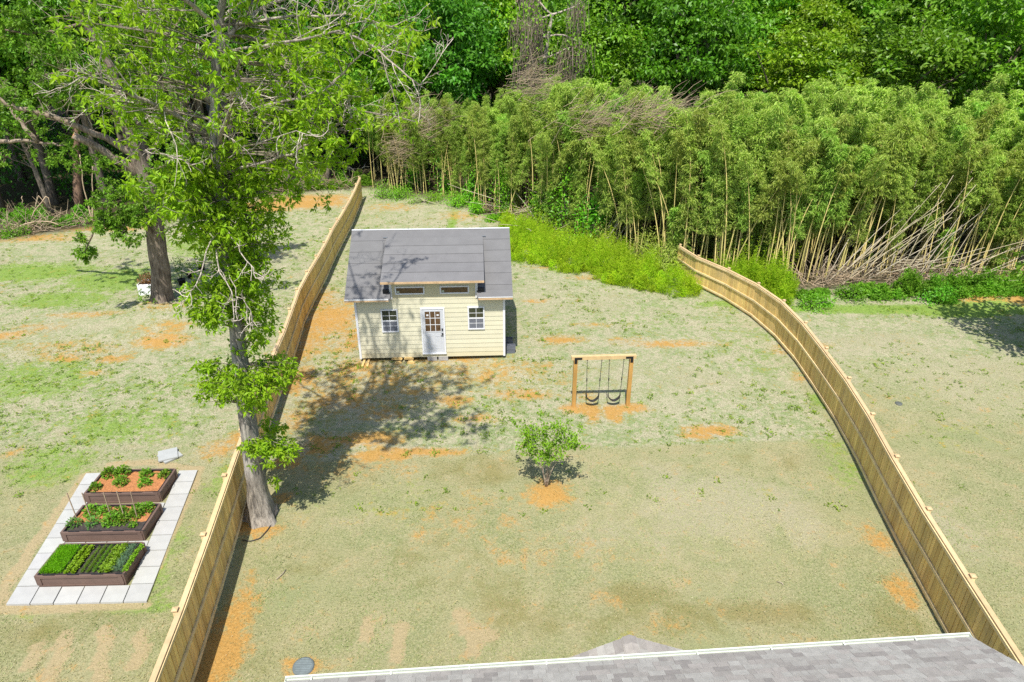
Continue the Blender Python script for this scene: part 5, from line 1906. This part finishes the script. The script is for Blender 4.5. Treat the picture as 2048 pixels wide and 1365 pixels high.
def scatter(pxpoly, n):
    poly = [G(*p) for p in pxpoly]
    P = np.array(poly)
    out = np.zeros((0, 2))
    while len(out) < n:
        q = P.min(0) + (P.max(0) - P.min(0)) * RNG.random((n * 3, 2))
        out = np.vstack([out, q[inside(poly, q[:, 0], q[:, 1])]])
    return out[:n]


def weed_mass(name, label, pxpoly, n, hmin, hmax, L, W, tint, leaves=26, cat='weeds', spread=.16, mat=None):
    nc = max(12, n // 13)
    cq = scatter(pxpoly, nc)
    PP = np.array([G(*p) for p in pxpoly])
    edge = np.full(nc, 9.0)
    for a, b in zip(PP, np.roll(PP, -1, 0)):
        t = np.clip(((cq - a) @ (b - a)) / ((b - a) @ (b - a)), 0, 1)
        edge = np.minimum(edge, np.linalg.norm(cq - a - t[:, None] * (b - a), axis=1))
    ch = hmin + (hmax - hmin) * np.clip(fbm(cq[:, 0], cq[:, 1], .8) * 1.6 - .4 + RNG.normal(size=nc) * .25, 0, 1.2) * sstep(-.3, .9, edge)
    cid = RNG.integers(nc, size=n)
    rad = .13 + .15 * ch[cid]
    off = RNG.normal(size=(n, 2)) * .5
    q = cq[cid] + off * rad[:, None]
    hs = ch[cid] * (1.1 - .42 * np.minimum(1.6, np.hypot(off[:, 0], off[:, 1]) / .62)) * (.85 + .3 * RNG.random(n))
    hs = np.maximum(hs, .12)
    ctint = jit(.22, nc)[cid]
    m = MB()
    z = gz(q[:, 0], q[:, 1])
    f = RNG.random((n, leaves)) ** .95
    P = np.zeros((n, leaves, 3))
    lean = RNG.normal(size=(n, 1, 2)) * .14 + off[:, None] * .18
    P[..., 2] = z[:, None] + hs[:, None] * f
    sp = spread * (1.1 - .95 * f)
    P[..., :2] = q[:, None] + RNG.normal(size=(n, leaves, 2)) * sp[..., None] + lean * (f * hs[:, None])[..., None]
    P = P.reshape(-1, 3)
    k = len(P)
    D = RNG.normal(size=(k, 3)) * .7
    D[:, 2] = np.abs(D[:, 2]) * .4 + .5
    tn = np.asarray(tint) * np.repeat(ctint * jit(.1, n), leaves, 0) * jit(.15, k)
    m.leaves(P, D, UP + RNG.normal(size=(k, 3)) * .5, L * (.6 + .8 * RNG.random(k)), W * (.7 + .6 * RNG.random(k)), tn, droop=.15)
    o = m.build(name, mat or M_WEED)
    return tag(o, label, cat, kind='stuff')


weed_mass('tall_weeds', 'dense bright lime-green feathery weeds between the shed roof and the curving fence', ((1003, 428), (1000, 500), (1015, 522), (1080, 535), (1160, 555), (1230, 572), (1300, 585), (1370, 600), (1400, 590), (1385, 565), (1345, 545), (1290, 528), (1220, 508), (1130, 492), (1070, 455)), 4400, .35, 2.25, .12, .024, (1, 1, 1), 40, spread=.11)
weed_mass('tall_weeds', 'bright lime-green feathery weeds outside the far end of the curving fence', ((1375, 545), (1400, 555), (1450, 580), (1520, 600), (1570, 612), (1580, 585), (1540, 570), (1450, 560)), 1300, .7, 2.8, .13, .026, (.92, 1, 1), 58, spread=.12)
weed_mass('undergrowth', 'low dark green undergrowth at the foot of the fallen canes', ((1585, 612), (1690, 592), (1740, 600), (1830, 602), (1920, 612), (2060, 610), (2060, 575), (1900, 578), (1750, 578), (1600, 590)), 1150, .12, 1.6, .17, .075, (.42, .58, 1.1), 30, 'undergrowth', .2)
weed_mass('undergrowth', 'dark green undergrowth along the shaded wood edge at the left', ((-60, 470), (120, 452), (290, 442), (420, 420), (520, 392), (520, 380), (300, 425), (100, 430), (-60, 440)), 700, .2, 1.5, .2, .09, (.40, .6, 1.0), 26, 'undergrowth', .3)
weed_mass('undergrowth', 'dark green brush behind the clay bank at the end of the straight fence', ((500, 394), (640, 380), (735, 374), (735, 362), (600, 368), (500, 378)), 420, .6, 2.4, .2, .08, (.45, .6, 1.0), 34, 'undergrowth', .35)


def understorey(label, n, xr, yr_, hmin, hmax, tint):
    x_ = xr[0] + (xr[1] - xr[0]) * RNG.random(n)
    y_ = yr_[0] + (yr_[1] - yr_[0]) * RNG.random(n)
    lim = np.interp(x_, [e[0] for e in WOODLINE], [e[1] for e in WOODLINE])
    k_ = y_ > lim + yr_[2]
    x_, y_ = x_[k_], y_[k_]
    n = len(x_)
    per = 46
    h_ = hmin + (hmax - hmin) * RNG.random(n)
    q = runit(n * per) * (RNG.random(n * per) ** .45)[:, None]
    P = np.repeat(np.stack([x_, y_, h_ * .55], 1), per, 0) + q * np.stack([np.repeat(.9 + .35 * h_ * .3, per)] * 2 + [np.repeat(h_ * .55, per)], 1)
    m = MB()
    k = len(P)
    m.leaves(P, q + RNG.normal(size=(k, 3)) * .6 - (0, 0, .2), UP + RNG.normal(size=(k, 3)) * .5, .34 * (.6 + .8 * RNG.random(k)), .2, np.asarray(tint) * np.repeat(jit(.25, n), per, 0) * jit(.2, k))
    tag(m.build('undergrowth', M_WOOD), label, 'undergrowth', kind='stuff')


understorey('shadowy bushes filling the floor of the woods at the left', 620, (-75, -12), (50, 85, 9.0), 2.0, 6.0, (.32, .45, .5))  # tint darkened: the canopy's shade is put into the leaf colour
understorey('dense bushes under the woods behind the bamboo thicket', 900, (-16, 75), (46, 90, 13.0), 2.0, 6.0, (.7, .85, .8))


def shrub(px, py, r, h, label, tint, L=.13, W=.075, n=900, dy=0, rx=1.0, mat=None, name='shrub'):
    x0, y0 = G(px, py)
    y0 += dy
    root = thing(name, label, 'shrub', (x0, y0, float(gz(x0, y0))), RNG.random() * 6, 'shrubs along the wood edge')
    m = MB()
    nc = 16
    d = runit(nc)
    d[:, 2] = np.abs(d[:, 2])
    C = d * np.array((r * rx, r, h)) * (.45 + .4 * RNG.random((nc, 1)))
    P = np.repeat(C, n // nc, 0)
    k = len(P)
    q = runit(k)
    P = P + q * (RNG.random(k) ** .5)[:, None] * np.array((r * .5, r * .5, h * .35))
    P[:, 2] = np.maximum(P[:, 2], .02)
    m.leaves(P, q + RNG.normal(size=(k, 3)) * .5 - (0, 0, .1), UP + q * .4 + RNG.normal(size=(k, 3)) * .35, L * (.6 + .8 * RNG.random(k)), W * (.7 + .6 * RNG.random(k)), np.asarray(tint) * np.repeat(jit(.15, nc), n // nc, 0) * jit(.2, k))
    m.build('foliage', mat or M_WOOD, root)
    m = MB()
    for c in C:
        m.tube([(0, 0, -.05), c * .5 + (0, 0, .05), c], [.03, .02, .01], 4, cap=False)
    m.build('stems', M_BARKB, root)


shrub(765, 398, 1.5, 1.6, 'green bush right beside the far end of the straight fence', (1.25, 1.35, .8))
shrub(800, 396, 1.1, 1.2, 'green bush between the fence-end bush and the row behind the shed', (1.2, 1.3, .8))
shrub(850, 404, 1.4, 1.1, 'broad low green bush behind the shed, left of the rounded one', (1.35, 1.45, .9), rx=1.3)
shrub(910, 413, 1.3, 1.35, 'loose green bush behind the shed, middle of the row', (1.3, 1.4, .9))
shrub(951, 428, .75, 1.15, 'small dense rounded bush behind the shed, right end of the row', (1.35, 1.5, .8))
shrub(985, 442, .7, .5, 'small low weed bush left of the tall bright weeds', (1.2, 1.3, .8))
for px, py, r, h, lab in ((1215, 500, 1.3, 1.9, 'olive bamboo-leaved shrub behind the tall bright weeds, leftmost of three'), (1285, 528, 1.5, 2.1, 'olive bamboo-leaved shrub behind the tall bright weeds, middle of three'), (1335, 545, 1.2, 1.6, 'olive bamboo-leaved shrub by the canes at the fence end')):
    shrub(px, py, r, h, lab, (1.1, 1.1, 1.0), .2, .05, 1500, mat=M_BAMB)
shrub(1625, 612, .9, .75, 'low leafy bush just outside the curving fence', (1.0, 1.2, .9), rx=1.2)
shrub(1700, 598, .8, .8, 'leafy bush at the foot of the leaning canes', (.9, 1.15, 1.0))
shrub(1870, 600, 1.0, 1.0, 'leafy dark bush before the pile of fallen canes', (.8, 1.05, 1.0))
shrub(30, 470, .9, .8, 'small bush in front of the brush pile at the far left', (1.0, 1.2, .9))
for k, (px, py) in enumerate(((830, 378), (885, 386), (950, 406), (1010, 430), (1080, 448), (1130, 468), (1180, 488))):
    shrub(px, py, 1.1, 3.4 + RNG.random() * 1.8, 'ivy-like leafy bush climbing the dark bamboo front, %s from the left' % ORD[k], (1.0, 1.25, .8), .18, .12, 1100, dy=.1)

# brush pile at the left wood edge and dead sticks
M_STICK = simple('dead_stick', (.27, .21, .145), .9, .25, 5, tint=True)
for nm, lab, poly, n, hh in (('brush_pile', 'tangled pile of grey brush at the far left wood edge', ((-20, 475), (60, 470), (160, 455), (200, 448), (180, 438), (60, 448), (-20, 458)), 260, .8),
                             ('brush_pile', 'tangled dry brush on the clay bank left of the straight fence end', ((520, 392), (600, 384), (700, 380), (715, 372), (640, 370), (530, 382)), 260, 1.2),
                             ('brush_pile', 'brown leaf litter and broken twigs among the fallen canes at the right', ((1600, 585), (1700, 575), (1900, 580), (2080, 585), (2080, 540), (1900, 535), (1700, 540), (1600, 560)), 700, .9),
                             ('brush_pile', 'tangle of broken canes and twigs behind the small rounded bush', ((960, 425), (1030, 440), (1120, 465), (1180, 480), (1180, 465), (1080, 435), (980, 415)), 240, .9)):
    q = scatter(poly, n)
    m = MB()
    for x0, y0 in q:
        a = np.array((x0, y0, float(gz(x0, y0)) + RNG.random() * hh * .4))
        d = runit(1)[0] * np.array((1, 1, .6)) + (0, 0, .2)
        m.tube(wander(a, d, .8 + 1.4 * RNG.random(), 4, .18), np.linspace(.022, .008, 4), 4, jit(.3) if RNG.random() < .6 else (1.5, 1.45, 1.4), cap=False)
    tag(m.build(nm, M_STICK), lab, 'brush pile', kind='stuff')
for px, py, ddy, rx_, rz_2, n, lab in ((1170, 245, 4, 2.6, 1.0, 260, 'grey tangle of dead stems caught in the bamboo tops left of centre'), (850, 245, 3, 2.2, 1.3, 240, 'brown tangle of dead stems hanging in the bamboo behind the shed ridge'), (1060, 175, 9, 1.6, 1.6, 200, 'brown dry tangle hanging under the vine-hung snag'),
                                      (1300, 235, 4, 2.4, .9, 200, 'sparse pale tangle of dead canes in the bamboo tops above the lime weeds'), (790, 300, 1.5, 1.3, 1.6, 160, 'brown dry tangle in the bamboo just beyond the fence end')):
    y0 = G(1024, min(560, max(400, py + 200)))[1]
    y0 = float(front_y(at(px, py, 45)[0])) + ddy * .5
    c = at(px, py, y0)
    m = MB()
    for _ in range(n):
        a = c + RNG.normal(size=3) * np.array((rx_ * .5, .9, rz_2 * .5))
        d = np.array((1.0, .2 * RNG.normal(), .35 + .5 * RNG.normal()))
        m.tube(wander(a, d, .9 + 1.5 * RNG.random(), 5, .16, -.04), np.linspace(.017, .006, 5), 3, jit(.25) if RNG.random() < .5 else (1.6, 1.6, 1.5), cap=False)
    tag(m.build('dead_tangle', M_STICK), lab, 'dead stems', kind='stuff')
for i, (pts, lab) in enumerate((([(72, 410), (75, 385)], 'a'), ([(70, 420), (78, 392), (100, 418)], 'b'), ([(62, 440), (72, 418), (95, 390), (102, 416)], 'c'), ([(35, 455), (60, 445), (96, 443), (118, 450)], 'd'), ([(46, 425), (44, 393)], 'e'), ([(185, 448), (168, 378), (160, 310)], 'f'), ([(186, 450), (184, 400), (185, 330)], 'g'))):
    labs = ('short upright grey stick in the brush at the far left', 'bent pale stick forming an arch in the brush at the far left', 'crossing pale stick behind the bent arch at the far left', 'pale stick lying flat over the brush pile at the far left', 'lone white stick standing left of the bent arch',
            'tall slanting pale cane in the left wood edge', 'tall upright pale cane beside the slanting one in the left wood edge')
    y0 = G(pts[0][0], max(p[1] for p in pts) + 12)[1]
    P = np.array([at(p[0], p[1], y0) for p in pts])
    s = np.linspace(0, len(P) - 1, 9)
    P = np.stack([np.interp(s, range(len(P)), P[:, c]) for c in range(3)], 1) + RNG.normal(size=(9, 3)) * .02
    m = MB()
    m.tube(P, np.linspace(.045, .025, 9), 6, (1.7, 1.65, 1.6))
    tag(m.build('dead_branch', M_STICK), labs[i], 'branch', 'pale sticks at the left wood edge')

# ------------------------------------------------------------------ GRASS AND WEEDS on the lawn
def cells_free(x, y):
    """keeps blades off slabs, beds and the shed floor"""
    a = inside([pFL - (.05, .05), pFR + (.05, -.05), pBR + (.05, .05), pBL + (-.05, .05)], x, y)
    c = [shed_pt(-.05, -.05), shed_pt(6.25, -.05), shed_pt(6.25, 5.8), shed_pt(-.05, 5.8)]
    b = inside([(v.x, v.y) for v in c], x, y)
    return ~(a | b)


n = 400000
x = (RNG.random(n) * 2 - 1)
y = 9.0 + 32 * RNG.random(n) ** 1.35
x = x * (y * .70 + 5.5)
ok = cells_free(x, y) & (np.interp(x, [e[0] for e in WOODLINE], [e[1] for e in WOODLINE]) > y) & (cover(x, y, 0) < .22 + .95 * RNG.random(n)) & (cover(x, y, 2) < .2 + .75 * RNG.random(n))
x, y = x[ok], y[ok]
n = len(x)
lw = lawn_amount(x, y)
lush = cover(x, y, 1)
g = np.clip(fbm(x, y, .7) * 1.6 - .45 + (RNG.random(n) - .5) * .7 + lush * .8, 0, 1)[:, None]
straw = np.array((.43, .405, .285))
green = np.array((.19, .29, .08))
lw_ = lw[:, None]
colr = (straw * (1 - lw_) + np.array((.41, .38, .215)) * lw_) * (1 - g * (1 - .25 * lw_)) + green * g * (1 - .25 * lw_)
cl_ = np.clip(cover(x, y, 0) * 1.1 - .15, 0, .75)[:, None]
colr = colr * (1 - cl_) + np.array((.47, .31, .12)) * cl_
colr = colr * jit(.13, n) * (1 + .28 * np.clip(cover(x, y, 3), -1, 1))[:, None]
L_big = np.where(RNG.random(n) < .04, 1.5, 1.0)
m = MB()
P = np.stack([x, y, gz(x, y) - .005], 1)
D = RNG.normal(size=(n, 3))
D[:, 2] = np.abs(D[:, 2]) * .5 + .35
L = (.028 + .042 * RNG.random(n)) * (.7 + .8 * fbm(x, y, 1.5, 7)) * L_big
m.leaves(P, D, UP + RNG.normal(size=(n, 3)) * .3, L, L * .22, colr)
k_ = RNG.choice(n, 5000)                                  # dry straw lying about
m.leaves(np.stack([x[k_], y[k_], gz(x[k_], y[k_]) + .03], 1), RNG.normal(size=(5000, 3)) * np.array((1, 1, .12)), np.tile(UP, (5000, 1)), .03 + .06 * RNG.random(5000), .010, np.array((.60, .54, .38)) * jit(.15, 5000), droop=0)
o = m.build('grass', leafmat('grass_blade', (1, 1, 1), .2, .8, .1))
tag(o, 'short mixed green and straw-coloured grass over the yards', 'grass', kind='stuff')

n = 26000
x = (RNG.random(n) * 2 - 1)
y = 16 + 34 * RNG.random(n)
x = x * (y * .70 + 5)
den = np.clip(fbm(x, y, .45, 3) * 2.4 - .8, 0.04, 1) ** 1.3 * (1 - lawn_amount(x, y) * .93) + cover(x, y, 1) * .35
ok = cells_free(x, y) & (np.interp(x, [e[0] for e in WOODLINE], [e[1] for e in WOODLINE]) > y) & (RNG.random(n) < den)
x, y = x[ok], y[ok]
n = len(x)
per = 10
q = np.repeat(np.stack([x, y, gz(x, y)], 1), per, 0)
k = len(q)
sz = np.repeat(.024 + .08 * RNG.random(n) ** 2.6, per)
q[:, :2] += RNG.normal(size=(k, 2)) * (sz * .75)[:, None]
q[:, 2] += RNG.random(k) * sz * .5
D = RNG.normal(size=(k, 3))
D[:, 2] = np.abs(D[:, 2]) * .4 + .2
br = np.repeat(RNG.random(n), per)[:, None]
tn = (np.array((.75, .85, .9)) * (1 - br) + np.array((1.25, 1.2, .8)) * br) * jit(.2, k)
m = MB()
m.leaves(q, D, UP + RNG.normal(size=(k, 3)) * .3, sz * 1.1, sz * .5, tn)
o = m.build('lawn_weeds', leafmat('lawn_weed_leaf', (.26, .40, .06), .42, .6, .2))
tag(o, 'scattered clumps of green weeds in the seeded part of the yards', 'weeds', kind='stuff')
